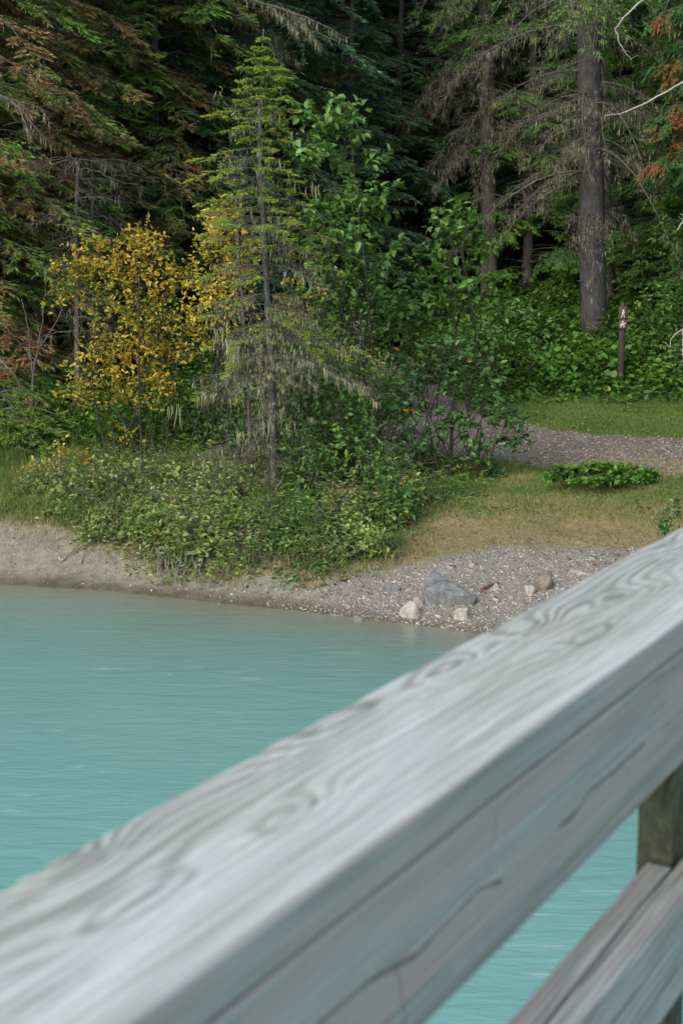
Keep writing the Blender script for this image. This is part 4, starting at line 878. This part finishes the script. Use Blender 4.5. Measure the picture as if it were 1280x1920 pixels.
# bank bushes, each its own thing
BK = (M['twig'], M['leaf_bank']); GBK = 'low bushes along the river bank'
bank = [(75, 925, 15.2, 45, 35, 50, 'sparse bush reaching left into the tall grass'), (120, 905, 15.6, 45, 35, 50, 'bush behind the tall grass under the small yellow bush'), (130, 960, 14.75, 60, 50, 90, 'low bush at the left end of the bank thicket, next to the tall grass'), (205, 935, 15.1, 65, 55, 110, 'bush with pale green leaves behind the bare sand'),
        (200, 1000, 14.1, 60, 38, 100, 'bush drooping over the bare sandy slope, second from the left'), (290, 930, 15.2, 60, 50, 100, 'leafy bush below the yellow shrub'),
        (285, 1000, 14.1, 60, 45, 120, 'bush hanging over the sand left of the exposed roots'), (370, 960, 14.6, 60, 55, 120, 'rounded bush above the exposed roots'),
        (370, 1030, 13.6, 62, 38, 120, 'bush overhanging the exposed pale roots at the water edge'), (445, 1000, 14, 55, 55, 110, 'bush immediately left of the young spruce foot'), (440, 920, 15, 50, 40, 60, 'small bush behind the dead sapling foot')]
for j, (px, py, Yq, rx, ry, n, lab) in enumerate(bank):
    py -= 8; ry *= 1.15; n = int(n*1.25)
    shrub('bank_bush', lab, 'bush', onground(px, Yq), [(px, py, Yq, rx, ry, n), (px-rx*.3, py+ry*.3, Yq-.25, rx*.7, ry*.55, n//3)], BK, 90+j, (.062, .05, .075)[j % 3], (.036, .026, .045)[j % 3], 13, .007, 7, .7, .25, twig=.14, shoots=24, group=GBK, varb=fleck(.05, .92))
BG = (M['twig'], M['leaf_green'])
bank2 = [(565, 880, 15.2, 60, 65, 90, 'green bush just right of the young spruce trunk'), (640, 830, 15.8, 70, 75, 120, 'green bush between the spruce and the dark-leaved little tree'), (570, 990, 14, 60, 50, 80, 'green and brown bush right of the spruce foot'),
         (650, 970, 14.1, 60, 55, 90, 'bush with reddish leaf tips above the stony shore'), (730, 960, 14.2, 50, 45, 70, 'green bush at the right end of the bank thicket'), (600, 1040, 13.3, 60, 28, 60, 'low bush at the lip of the bank above the gravel'),
         (690, 1025, 13.4, 55, 26, 60, 'low green bush nearest the large grey rock'), (570, 770, 16.5, 70, 60, 90, 'green bush behind the bare spruce twigs'), (690, 760, 17, 60, 60, 90, 'green bush behind the left side of the dark-leaved little tree'), (520, 1030, 13.5, 40, 30, 40, 'small bush under the foot of the young spruce'),
         (610, 700, 17.4, 70, 55, 80, 'green bush behind the right lichen branches of the spruce'), (710, 880, 15.3, 55, 55, 80, 'green bush between the spruce bushes and the little tree'), (760, 930, 14.9, 50, 40, 50, 'low bush at the edge of the grass under the little tree'), (725, 750, 18.6, 50, 45, 60, 'green bush at the left side of the path beyond the little tree'), (440, 840, 16.3, 60, 40, 50, 'shaded bush between yellow shrub and spruce')]
for j, (px, py, Yq, rx, ry, n, lab) in enumerate(bank2):
    py -= 12; ry *= 1.2; n = int(n*1.2)
    shrub('bank_bush', lab, 'bush', onground(px, Yq), [(px, py, Yq, rx, ry, n), (px+rx*.3, py+ry*.3, Yq-.2, rx*.7, ry*.55, n//3)], (M['twig'], M['leaf_bank']) if lab.startswith('bush with') or lab.startswith('low') else (M['twig'], M['leaf_green']), 110+j, (.062, .075, .05)[j % 3], (.034, .045, .024)[j % 3], 12, .007, 7, .75, .25, twig=.14, shoots=20, group=GBK, varb=fleck(.025, .93))
shrub('yellow_bush', 'small yellow-leaved bush on the grass at the left, below the cedar boughs', 'bush', ghit(105, 905), [(110, 850, 16, 40, 25, 26), (75, 885, 15.8, 40, 22, 22), (170, 860, 16, 30, 20, 12)], (M['twig'], M['leaf_yellow']), 140, .05, .028, 7, .006, 7, .6, .15, twig=.1)
bare('driftwood_snag', 'tangled grey dead branch at the foot of the young spruce', 'branch', [([(470, 1000, 14.3), (490, 960, 14.5), (500, 940, 14.7), (530, 900, 14.8)], .014, .005), ([(475, 990, 14.3), (465, 960, 14.3), (440, 955, 14.2), (330, 952, 14)], .007, .003), ([(480, 975, 14.4), (500, 990, 14.1), (480, 1040, 13.8)], .007, .003), ([(430, 1030, 13.6), (500, 1040, 13.5), (560, 1070, 13.3)], .006, .003), ([(500, 1060, 13.2), (550, 1062, 13.1), (600, 1030, 13.2)], .007, .003)], M['twig_pale'], 141, tw=16, twl=.3)

# exposed roots
def roots():
    rng = np.random.default_rng(55); B = MB(); base = ghit(340, 1060)
    for k in range(34):
        px = rng.uniform(296, 385); p0 = at(px+rng.normal(0, 6), 1030+rng.uniform(-10, 20), 13.35); pe = ghit(px+rng.normal(-6, 14), rng.uniform(1078, 1112)); pe = pe+UP*.01
        K = 8; q = np.linspace(0, 1, K)[:, None]; mid = (p0+pe)/2+np.array([rng.normal(0, .05), -.12, .06])
        P = (1-q)**2*p0+2*q*(1-q)*mid+q*q*pe+rng.normal(0, .006, (K, 3)); B.tube(P-base, np.linspace(.006, .002, K)*rng.uniform(.5, 1.5), 4)
    t = B.build('exposed_roots', M['twig_pale'], smoothed=True); t.location = base; tag(t, 'pale exposed roots hanging down the eroded bank to the water', 'roots')
roots()

# ------------------------------------------------------------------ stuff: undergrowth, grass, gravel
def scatter_leafy(name, label, cat, n, box, mask, mat, seed, hmax, L, Wd, hfun=None):
    rng = np.random.default_rng(seed); x = rng.uniform(box[0], box[1], n); y = rng.uniform(box[2], box[3], n); k = mask(x, y) > rng.random(n); x, y = x[k], y[k]
    n = len(x); hm = hm0 = hmax*(hfun(x, y) if hfun else 1)*(.35+.65*np.clip(.5+n2(x, y, 1.1, seed), 0, 1)); z = height(x, y)+hm*rng.random(n)**.7
    P = np.stack([x, y, z], -1); mb = MB(); v = .45*clump(P, 1.6, seed)+.55*rng.random(n)
    mb.leaves(P, unit(rng.normal(0, 1, (n, 3))*[1, 1, .4]), unit(UP*.8+rng.normal(0, .45, (n, 3))), L*rng.uniform(.6, 1.3, n), Wd*rng.uniform(.6, 1.2, n), np.clip(v, 0, 1))
    m = rng.random(n) < .25; q = P[m].copy(); q[:, 2] = height(q[:, 0], q[:, 1]); st = MB()
    st.twigs(q, P[m]+.01, .004, .002, rng, .1, .12); mb.add(np.concatenate(st.v), np.concatenate(st.q), .12)
    o = mb.build(name, mat); tag(o, label, cat, kind='stuff'); return o
def hillmask(x, y):
    m = smooth(20.8, 22.2, y-np.maximum(0, (1.2-x))*.0)*(1-path_mask(x, y)); yu = np.interp(x, [.2, .9, 1.9, 2.9, 4.3, 9], [31, 24.5, 20.6, 19.6, 19.2, 18.4]); return m*smooth(.4, 1.4, y-yu)*(1-np.exp(-(((x-3.85)/1.0)**2+((y-22.2)/1.1)**2)**2)*.92)
scatter_leafy('undergrowth', 'mixed green undergrowth covering the slope behind the path', 'undergrowth', 120000, (-1, 9.5, 19, 36), hillmask, M['leaf_under'], 200, .85, .11, .065, lambda x, y: .12+.88*smooth(1.2, 5, y-np.interp(x, [.2, .9, 1.9, 2.9, 4.3, 9], [31, 24.5, 20.6, 19.6, 19.2, 18.4])))
scatter_leafy('undergrowth', 'fine ferny undergrowth mixed through the slope behind the path', 'undergrowth', 60000, (-1, 9.5, 19, 36), lambda x, y: hillmask(x, y)*smooth(-.1, .3, n2(x, y, .7, 206)), M['cedar'], 207, 1.0, .1, .022, lambda x, y: .15+.85*smooth(1.0, 5, y-np.interp(x, [.2, .9, 1.9, 2.9, 4.3, 9], [31, 24.5, 20.6, 19.6, 19.2, 18.4])))
def leftmask(x, y): return smooth(16.8, 17.8, y)*(1-path_mask(x, y))*(1-smooth(.0, .6, x))
scatter_leafy('undergrowth', 'dark low undergrowth beneath the conifers on the left', 'undergrowth', 60000, (-7, .6, 16.5, 30), leftmask, M['leaf_under'], 201, .5, .09, .05)
def bankmask(x, y):
    d = y-shore(x)-dveg(x); return smooth(-.2, .35, d+.3*n2(x, y, 2, 17))*(1-smooth(3.8, 4.7, d))*smooth(-3.3, -2.3, x+.5*n2(x, y, 1.1, 18))*(1-smooth(-.35, .35, x-xveg(y)+.6*n2(x, y, 1.1, 19)))*(1-path_mask(x, y))
scatter_leafy('ground_cover', 'low green ground cover on top of the river bank', 'ground cover', 24000, (-3.4, 2, 12.6, 18), lambda x, y: bankmask(x, y)*smooth(-1.6, -.2, x+.7*n2(x, y, .9, 22)), M['leaf_green'], 202, .3, .05, .026, lambda x, y: smooth(-.5, .7, n2(x, y, 1.6, 66)))
scatter_leafy('ground_cover', 'pale green ground cover on the bank left of the young spruce', 'ground cover', 22000, (-3.6, .5, 12.6, 18), lambda x, y: bankmask(x, y)*(1-smooth(-1.6, -.2, x+.7*n2(x, y, .9, 22))), M['leaf_bank'], 203, .3, .055, .028, lambda x, y: smooth(-.5, .7, n2(x, y, 1.6, 67)))
def late():
    scatter_leafy('ground_cover', 'narrow yellowish leaves mixed through the bank plants', 'ground cover', 7000, (-3.6, 2, 12.6, 18), bankmask, M['cedar'], 205, .38, .085, .014)
late()
def dead_twigs():
    rng = np.random.default_rng(204); n = 620; x = rng.uniform(-3.3, 1.2, n); y = rng.uniform(12.6, 16.5, n); k = bankmask(x, y) > rng.random(n); x, y = x[k], y[k]; n = len(x)
    P = np.stack([x, y, height(x, y)+rng.uniform(0, .25, n)], -1); D = unit(rng.normal(0, 1, (n, 3))*[1, 1, .6]+UP*.4); mb = MB(); mb.twigs(P, P+D*rng.uniform(.15, .6, (n, 1)), .0045, .0015, rng, .12)
    tag(mb.build('dead_twigs', M['twig']), 'tangle of dead grey twigs among the bank bushes', 'twigs', kind='stuff')
dead_twigs()
def grassb(name, label, n, box, mask, mat, seed, h0, h1, w, clus=1.):
    rng = np.random.default_rng(seed); x = rng.uniform(box[0], box[1], n); y = rng.uniform(box[2], box[3], n); k = mask(x, y) > rng.random(n); x, y = x[k], y[k]; n = len(x)
    P = np.stack([x, y, height(x, y)-.01], -1); h = rng.uniform(h0, h1, n)*(.45+.5*np.clip(.5+n2(x, y, 2.5, seed)*1.2, 0, 1.3)+.9*smooth(.25, .6, n2(x, y, 7, seed+1, 2))); a = rng.uniform(0, 6.28, n); S = np.stack([np.cos(a), np.sin(a), a*0], -1)*w/2
    le = rng.normal(0, .4, (n, 3))*h[:, None]; le[:, 2] = 0; V = np.zeros((n, 6, 3)); U = UP*h[:, None]
    V[:, 0] = P-S; V[:, 1] = P+S; V[:, 2] = P+S*.8+U*.55+le*.3; V[:, 3] = P-S*.8+U*.55+le*.3; V[:, 4] = P+S*.15+U*.9+le; V[:, 5] = P-S*.15+U*.9+le
    mb = MB(); mb.tmpl(V, [[0, 1, 2, 3], [3, 2, 4, 5]], np.clip(.5*clump(P, 1.5, seed)+.5*rng.random(n), 0, 1)); o = mb.build(name, mat); tag(o, label, 'grass', kind='stuff'); return o
def fronty(x, y): return (y-shore(x))
def g_green(x, y):
    d = fronty(x, y); c = smooth(1.8, 4.2, d+1.0*n2(x, y, .8, 31)-.25*np.maximum(x-1.2, 0))*smooth(-.7, .1, x-xveg(y)+.5*n2(x, y, 1.2, 37)); return c*(1-path_mask(x, y))*(1-smooth(21.5, 23, y))
def g_dry(x, y):
    d = fronty(x, y); d = d-dveg(x); return smooth(-.25, .45, d+.35*n2(x, y, 1.3, 32))*(1-smooth(1.6, 4.0, d-.25*np.maximum(x-1.2, 0)+.7*n2(x, y, .9, 33)))*smooth(-.5, .3, x-xveg(y)+.5*n2(x, y, 1.2, 16))
grassb('grass', 'short green grass between the path and the shore', 190000, (-.4, 6, 13.2, 22.5), g_green, M['grass_green'], 210, .02, .08, .006)
grassb('dry_grass', 'short dry tan grass above the gravel shore', 150000, (-.3, 5, 12.6, 17), g_dry, M['grass_dry'], 211, .012, .06, .005)
def g_left(x, y):
    d = fronty(x, y); return smooth(.85, 1.15, d)*(1-smooth(3.6, 4.6, d))*(1-smooth(-2.75, -2.0, x+.15*(d-1)))
grassb('grass', 'tall green and yellowish grass at the left on top of the sandy bank', 60000, (-5.5, -1.8, 14, 18.5), g_left, M['grass_green'], 212, .08, .24, .006)
grassb('dry_grass', 'dry grass fringe along the edge of the eroded bank', 36000, (-5, .9, 12.8, 16), lambda x, y: smooth(-.2, .1, fronty(x, y)-dveg(x)+.25*n2(x, y, 2, 38))*(1-smooth(.3, .9, fronty(x, y)-dveg(x)))*(.35+.65*(1-smooth(-3, -2.4, x))+.5*smooth(-.9, -.1, x)), M['grass_dry'], 213, .04, .13, .005)
def litter():
    rng = np.random.default_rng(230); n = 5200; x = rng.uniform(-.2, 6, n); y = rng.uniform(12.6, 21.5, n); k = (fronty(x, y) > 1.2) & (x > xveg(y)-.2) & (np.clip(.5+n2(x, y, 1.4, 231), 0, 1) > rng.random(n)); x, y = x[k], y[k]; n = len(x)
    mb = MB(); P = np.stack([x, y, height(x, y)+.02+.02*rng.random(n)], -1); mb.leaves(P, unit(rng.normal(0, 1, (n, 3))*[1, 1, .15]), unit(UP+rng.normal(0, .25, (n, 3))), rng.uniform(.02, .05, n), rng.uniform(.012, .03, n), rng.random(n)*.8)
    tag(mb.build('leaf_litter', M['litter']), 'fallen brown and yellow leaves on the grass and path', 'leaves', kind='stuff')
M['litter'] = leafmat('litter', [(0, (.09, .06, .035)), (.5, (.2, .13, .06)), (.8, (.4, .3, .1)), (1, (.5, .4, .15))], .8, .1, .2, .9, 1)
litter()
scatter_leafy('ground_cover', 'small weeds growing through the lawn by the path', 'weeds', 15000, (.8, 6, 14, 21), lambda x, y: (1-path_mask(x, y))*smooth(.1, .5, n2(x, y, 1.6, 232))*smooth(2.4, 3.4, fronty(x, y)), M['leaf_green'], 233, .07, .04, .026)
def fringe(x, y):
    yl = np.interp(x, [.6, 1.4, 2.6, 3.6, 5, 9], [17.4, 16.9, 16.4, 15.9, 15.1, 13]); return .25*np.exp(-((y-yl)/.25)**2)+.02*path_mask(x, y)

ICO_V = []
ph = (1+5**.5)/2
for a, b in ((-1, ph), (1, ph), (-1, -ph), (1, -ph)): ICO_V.append((a, b, 0))
for a, b in ((-1, ph), (1, ph), (-1, -ph), (1, -ph)): ICO_V.append((0, a, b))
for a, b in ((ph, -1), (ph, 1), (-ph, -1), (-ph, 1)): ICO_V.append((a, 0, b))
def pebbles(name, label, n, box, mask, seed, s0, s1, lo=0., hi=1.):
    rng = np.random.default_rng(seed); x = rng.uniform(box[0], box[1], n); y = rng.uniform(box[2], box[3], n); k = mask(x, y) > rng.random(n); x, y = x[k], y[k]; n = len(x)
    r = s0+(s1-s0)*rng.random(n)**4; base = np.array([[math.sin(p)*math.cos(t), math.sin(p)*math.sin(t), math.cos(p)] for p in (.5, 1.35, 2.3) for t in np.arange(6)*math.pi/3+p])
    V = base[None]*(1+rng.normal(0, .15, (n, 18, 1)))*r[:, None, None]*np.stack([rng.uniform(.8, 1.4, n), rng.uniform(.7, 1.1, n), rng.uniform(.35, .7, n)], -1)[:, None]
    a = rng.uniform(0, 6.28, n); c, s = np.cos(a)[:, None], np.sin(a)[:, None]; V = np.stack([V[..., 0]*c-V[..., 1]*s, V[..., 0]*s+V[..., 1]*c, V[..., 2]], -1)
    V += np.stack([x, y, height(x, y)+r*.12], -1)[:, None]
    T = [[j*6+i, j*6+(i+1) % 6, j*6+6+(i+1) % 6, j*6+6+i] for j in range(2) for i in range(6)]+[[0, 1, 2, 3], [0, 3, 4, 5]]
    mb = MB(); mb.tmpl(V, T, lo+(hi-lo)*rng.random(n)); o = mb.build(name, M['pebble']); tag(o, label, 'gravel', kind='stuff'); return o
pebbles('gravel', 'small grey and white stones strewn over the shore', 75000, (-1.2, 4, 11.2, 14.6), lambda x, y: smooth(-.25, .1, fronty(x, y))*(1-smooth(-.3, .5, fronty(x, y)-dveg(x)+.4*n2(x, y, 1.2, 34)))*(.12+.88*smooth(-.8, .5, x+.4*n2(x, y, 1.2, 15))), 220, .003, .017)
pebbles('gravel', 'larger loose stones lying among the shore gravel', 420, (-.9, 4, 11.2, 14.2), lambda x, y: smooth(-.1, .1, fronty(x, y))*(1-smooth(-.3, .2, fronty(x, y)-dveg(x))), 223, .012, .05)
pebbles('gravel', 'scattered stones on the sandy bank at the left', 3400, (-4.5, -.6, 12.4, 15), lambda x, y: smooth(0, .1, fronty(x, y))*(1-smooth(.7, 1.0, fronty(x, y)))*(.12+.88*smooth(-.1, .3, n2(x, y, 2, 35))), 221, .006, .022)
pebbles('gravel', 'loose stones and leaf litter on the gravel path', 30000, (0, 6.5, 15, 23), lambda x, y: path_mask(x, y), 222, .006, .022, 0, .8)

# ------------------------------------------------------------------ rocks
def rock(name, label, px, py, wpx, hpx, mat, seed, deep=.8, flat=0, sink=.25, pts=None, Y=None, cuts=16):
    p = ghit(px, py) if Y is None else onground(px, Y); k = p[1]/FPX; w, h = wpx*k/2, hpx*k
    rng = np.random.default_rng(seed); n, m = 44, 26; th = np.linspace(0, 2*math.pi, n, endpoint=False); ph_ = np.linspace(.02, math.pi-.02, m)
    TH, PH = np.meshgrid(th, ph_); Vn = np.stack([np.sin(PH)*np.cos(TH), np.sin(PH)*np.sin(TH), np.cos(PH)], -1)
    # faceted: sphere clipped by random planes
    r = np.ones_like(TH)*1.25
    for c in range(cuts):
        d = unit(rng.normal(0, 1, 3)*[1, 1, .8]); dist = rng.uniform(.58, .95); dt = (Vn@d); r = np.minimum(r, np.where(dt > .05, dist/np.maximum(dt, .05), 9))
    r = r*(1+.045*fbm(Vn*2.5+seed, 4, seed))+.02*fbm(Vn*9, 3, seed+1)
    V = Vn*(r+.03*fbm(Vn*16, 3, seed+9))[..., None]
    if pts is not None:   # silhouette pull: top height as a function of x
        V[..., 2] *= np.interp(V[..., 0], *pts)
    V = V/np.abs(V[..., 0]).max()*[w, w*deep, h*.95]; V[..., 2] *= 1/max(.5, np.percentile(V[..., 2]/(h*.95), 99))*.95
    V[..., 2] = np.where(V[..., 2] < 0, V[..., 2]*.45, V[..., 2])
    V = V+[0, w*deep*.5, -h*sink*.2]
    i = np.arange(m-1)[:, None]*n; j = np.arange(n)[None]; kk = (j+1) % n
    q = np.stack([i+j, i+n+j, i+n+kk, i+kk], -1).reshape(-1, 4)
    caps = [[0, a, a+1, a+2] for a in range(1, n-2, 2)]+[[(m-1)*n, (m-1)*n+a+2, (m-1)*n+a+1, (m-1)*n+a] for a in range(1, n-2, 2)]
    mb = MB(); mb.add(V, np.concatenate([q, np.array(caps)])); o = mb.build(name, mat, smoothed=True); o.location = p; o.data.set_sharp_from_angle(angle=math.radians(28))
    tag(o, label, 'rock'); return o
rock('boulder', 'largest rock, angular blue-grey boulder with a peaked left side on the gravel shore', 838, 1132, 116, 54, M['rock_grey'], 5, .75, pts=([-1.2, -.8, -.5, 0, .6, 1.2], [.8, 1.2, 1.3, 1.1, .85, .6]))
rock('rock', 'pale cream rock standing at the waterline left of the large boulder', 768, 1160, 52, 36, M['rock_pale'], 22, .8, pts=([-1, 0, .5, 1.2], [.6, 1.0, 1.1, 1.0]))
rock('rock', 'small pale rock wedged between the cream rock and the large boulder', 787, 1140, 28, 24, M['rock_pale'], 3, .9)
rock('rock', 'white flat-topped rock below the large boulder near the water', 866, 1162, 48, 20, M['rock_pale'], 4, .8)
rock('rock', 'small grey stone half under water, nearest to the camera', 672, 1172, 24, 17, M['rock_grey'], 5, .9, sink=.1)
rock('rock', 'small pointed grey rock on the gravel left of the large boulder', 741, 1112, 28, 18, M['rock_grey'], 6, .7, pts=([-1, 0, 1], [.4, .9, 1.1]))
rock('rock', 'low light-grey rock beside the curved root', 928, 1108, 38, 13, M['rock_pale'], 7, .7)
rock('rock', 'pale stone leaning on the brown rock close to the railing', 992, 1117, 24, 22, M['rock_pale'], 8, .8)
rock('rock', 'brown mossy rock close to the railing', 1020, 1110, 46, 34, M['rock_brown'], 9, .8)
rock('rock', 'small mossy brown stone on top edge of the gravel by the brown rock', 1018, 1085, 34, 16, M['rock_brown'], 10, .8)
rock('rock', 'flat cream slab lying farthest right on the gravel', 1087, 1076, 42, 10, M['rock_pale'], 12, .6)
rock('rock', 'tiny pale stone alone in the dry grass', 1085, 1018, 14, 4, M['rock_pale'], 13, .7)
rock('rock', 'small grey stone behind the peak of the large boulder', 818, 1082, 24, 12, M['rock_grey'], 14, .8)
rock('rock', 'small grey stone half buried in gravel right of the white rock', 912, 1150, 20, 7, M['rock_grey'], 15, .7)
for px_, py_, w_, h_, mt_, sd_, lb_ in ((735, 1128, 16, 7, 'rock_pale', 31, 'small flat pale stone below the pointed grey rock'), (702, 1146, 14, 6, 'rock_grey', 32, 'small flat grey stone near the waterline left of the cream rock'),
        (845, 1140, 22, 7, 'rock_brown', 33, 'flat brown stone tucked under the front edge of the large boulder'), (958, 1122, 14, 6, 'rock_pale', 34, 'little pale stone between the low light-grey rock and the brown rock'),
        (905, 1078, 16, 5, 'rock_pale', 35, 'small pale stone high on the gravel behind the curved root'), (800, 1098, 14, 6, 'rock_brown', 36, 'small brown stone behind the left shoulder of the large boulder'),
        (655, 1140, 12, 5, 'rock_pale', 37, 'tiny pale stone on the bare bank right of the bushes'), (1050, 1104, 16, 7, 'rock_grey', 38, 'small grey stone right of the brown mossy rock')):
    rock('stone', lb_, px_, py_, w_, h_, M[mt_], sd_, .8)
B = MB(); rb = ghit(905, 1118)
pp = np.array([ghit(912, 1118), ghit(903, 1108)+UP*.02, at(908, 1101, ghit(905, 1106)[1]), at(920, 1096, ghit(920, 1104)[1]), ghit(934, 1097)+UP*.02])-rb
B.tube(pp, [.008, .014, .015, .011, .006], 7, wob=.2); o = B.build('driftwood_root', M['root_wood'], smoothed=True); o.location = rb; tag(o, 'curved reddish-brown root lying on the gravel', 'driftwood')

# ------------------------------------------------------------------ signs
def extr(mb, poly, o, ax, up, nrm, th, var=.5):
    """thin solid from a convex/star polygon (2-D points) fan about its centroid"""
    P = np.array(poly, float); c = P.mean(0); n = len(P); f = lambda p, k: o+ax*p[0]+up*p[1]+nrm*k
    V = [f(c, th)]+[f(p, th) for p in P]+[f(p, 0) for p in P]
    q = [[0, 1+i, 1+(i+1) % n, 0] for i in range(n)]
    V = np.array(V+[f((P[i]+P[(i+1) % n])/2, th) for i in range(n)])
    q = [[0, 1+i, 1+2*n+i, 1+2*n+i] for i in range(0)]
    q = []
    for i in range(n):
        j = (i+1) % n; mid = 1+2*n+i
        pm = 1+2*n+(i-1) % n
        q.append([0, pm, 1+i, mid]); q.append([1+i, n+1+i, n+1+j, 1+j])
    mb.add(V, q, var)
def seg2(a, b, w): 
    a = np.array(a, float); b = np.array(b, float); d = (b-a)/np.linalg.norm(b-a); s = np.array([-d[1], d[0]])*w/2; return [a-s, b-s, b+s, a+s]
def disc(c, r, n=10): return [(c[0]+r*math.cos(t), c[1]+r*math.sin(t)) for t in np.arange(n)*2*math.pi/n]
HIKER = [disc((.02, .40), .085), [(-.06, .3), (-.1, .02), (.06, .0), (.1, .28), (.03, .33)], seg2((-.03, .04), (-.14, -.22), .09), seg2((-.14, -.2), (-.2, -.45), .075), seg2((.02, .04), (.1, -.2), .09), seg2((.1, -.18), (.14, -.45), .075), seg2((.06, .25), (.2, .08), .06), [(-.14, .28), (-.18, .08), (-.09, .08), (-.05, .29)]]
HORSE = [[(-.34, .1), (-.34, -.1), (.2, -.12), (.26, .1), (.1, .12), (-.1, .1)], [(.14, .08), (.24, -.02), (.38, .26), (.32, .34), (.24, .26)], [(.3, .33), (.46, .18), (.42, .12), (.3, .2)], seg2((-.28, -.05), (-.36, -.42), .08), seg2((-.22, -.08), (-.2, -.42), .07), seg2((.12, -.08), (.1, -.42), .07), seg2((.2, -.05), (.3, -.38), .07), seg2((-.33, .06), (-.44, -.14), .05),
         disc((-.02, .46), .07), seg2((-.04, .4), (-.06, .1), .13), seg2((.0, .32), (.16, .18), .05)]
AX = np.array([1., 0, 0]); NR = np.array([0, -1., 0])
pb = ghit(1161, 735); hpost = at(1161, 573, pb[1])[2]-pb[2]
t = thing('trail_post', 'brown wooden trail marker post with white hiker and horse symbols by the thick trunk', 'sign post', pb)
mb = MB(); k = pb[1]/FPX; w = 12*k
for i in range(1): mb.tube([(0, 0, -.2), (.0, 0, .3), (.005, 0, hpost*.5), (0, 0, hpost-.02), (0, 0, hpost)], [w*.56, w*.55, w*.54, w*.54, w*.45], 12)
mb.build('post', M['post_brown'], t, False)
def plate(parent, cx, cz, wd, ht, y, mat, name='plate', border=False, pic=None, psize=.1, picname='symbol'):
    mb = MB(); r = min(wd, ht)*.22; pl = []
    for sx, sz, a0 in ((1, 1, 0), (-1, 1, 90), (-1, -1, 180), (1, -1, 270)):
        for a in (0, 30, 60, 90): pl.append((sx*(wd/2-r)+r*math.cos(math.radians(a0+a)), sz*(ht/2-r)+r*math.sin(math.radians(a0+a))))
    o = np.array([cx, y, cz]); extr(mb, pl, o, AX, UP, NR, .006); p = mb.build(name, mat, parent)
    mb = MB()
    if border:
        pl2 = [(a*.9, b*.9) for a, b in pl]
        for i in range(len(pl2)): extr(mb, seg2(pl2[i], pl2[(i+1) % len(pl2)], .008), o+NR*.0065, AX, UP, NR, .002)
    if pic:
        for sh in pic: extr(mb, [(a*psize, b*psize) for a, b in sh], o+NR*.0065, AX, UP, NR, .003)
    mb.build(picname, M['sign_white'], p)
zc = lambda py, Y, b: at(640, py, Y)[2]-b
plate(t, .0, zc(588, pb[1], pb[2]), 17*k, 27*k, -w*.6, M['sign_brown'], 'hiker_plate', False, HIKER, 16*k)
plate(t, .0, zc(607, pb[1], pb[2])-.01, 17*k, 17*k, -w*.6-.002, M['sign_brown'], 'horse_plate', False, HORSE, 13.5*k)
Ys = 22.3; sb = onground(678, Ys); k = Ys/FPX
t = thing('trail_sign', 'brown trail sign with white bordered pictogram panels half hidden behind the spruce', 'sign', sb)
mb = MB(); mb.box((0, .05, zc(580, Ys, sb[2])/2-.1), (.11, .08, zc(580, Ys, sb[2])+.2)); mb.build('post', M['post_brown'], t)
plate(t, 0, zc(600, Ys, sb[2]), 33*k, 36*k, 0, M['sign_brown'], 'panel', True, HORSE, 26*k)
plate(t, 0, zc(639, Ys, sb[2]), 33*k, 36*k, 0, M['sign_brown'], 'panel', True, HIKER, 30*k)
Ys = 21.0; sb = onground(572, Ys); k = Ys/FPX
t = thing('notice_board', 'pale blue notice panel glimpsed behind the lichen branches of the spruce', 'sign', sb)
mb = MB(); mb.box((-.0, .04, zc(660, Ys, sb[2])/2-.1), (.09, .05, zc(660, Ys, sb[2])+.2)); mb.build('post', M['post_brown'], t)
mb = MB(); mb.box((0, 0, zc(690, Ys, sb[2])), (30*k, .02, 30*k)); mb.build('panel', M['sign_blue'], t)
mb = MB(); mb.box((.02, 0, zc(669, Ys, sb[2])), (34*k, .05, 9*k)); mb.build('cap', M['sign_brown'], t)
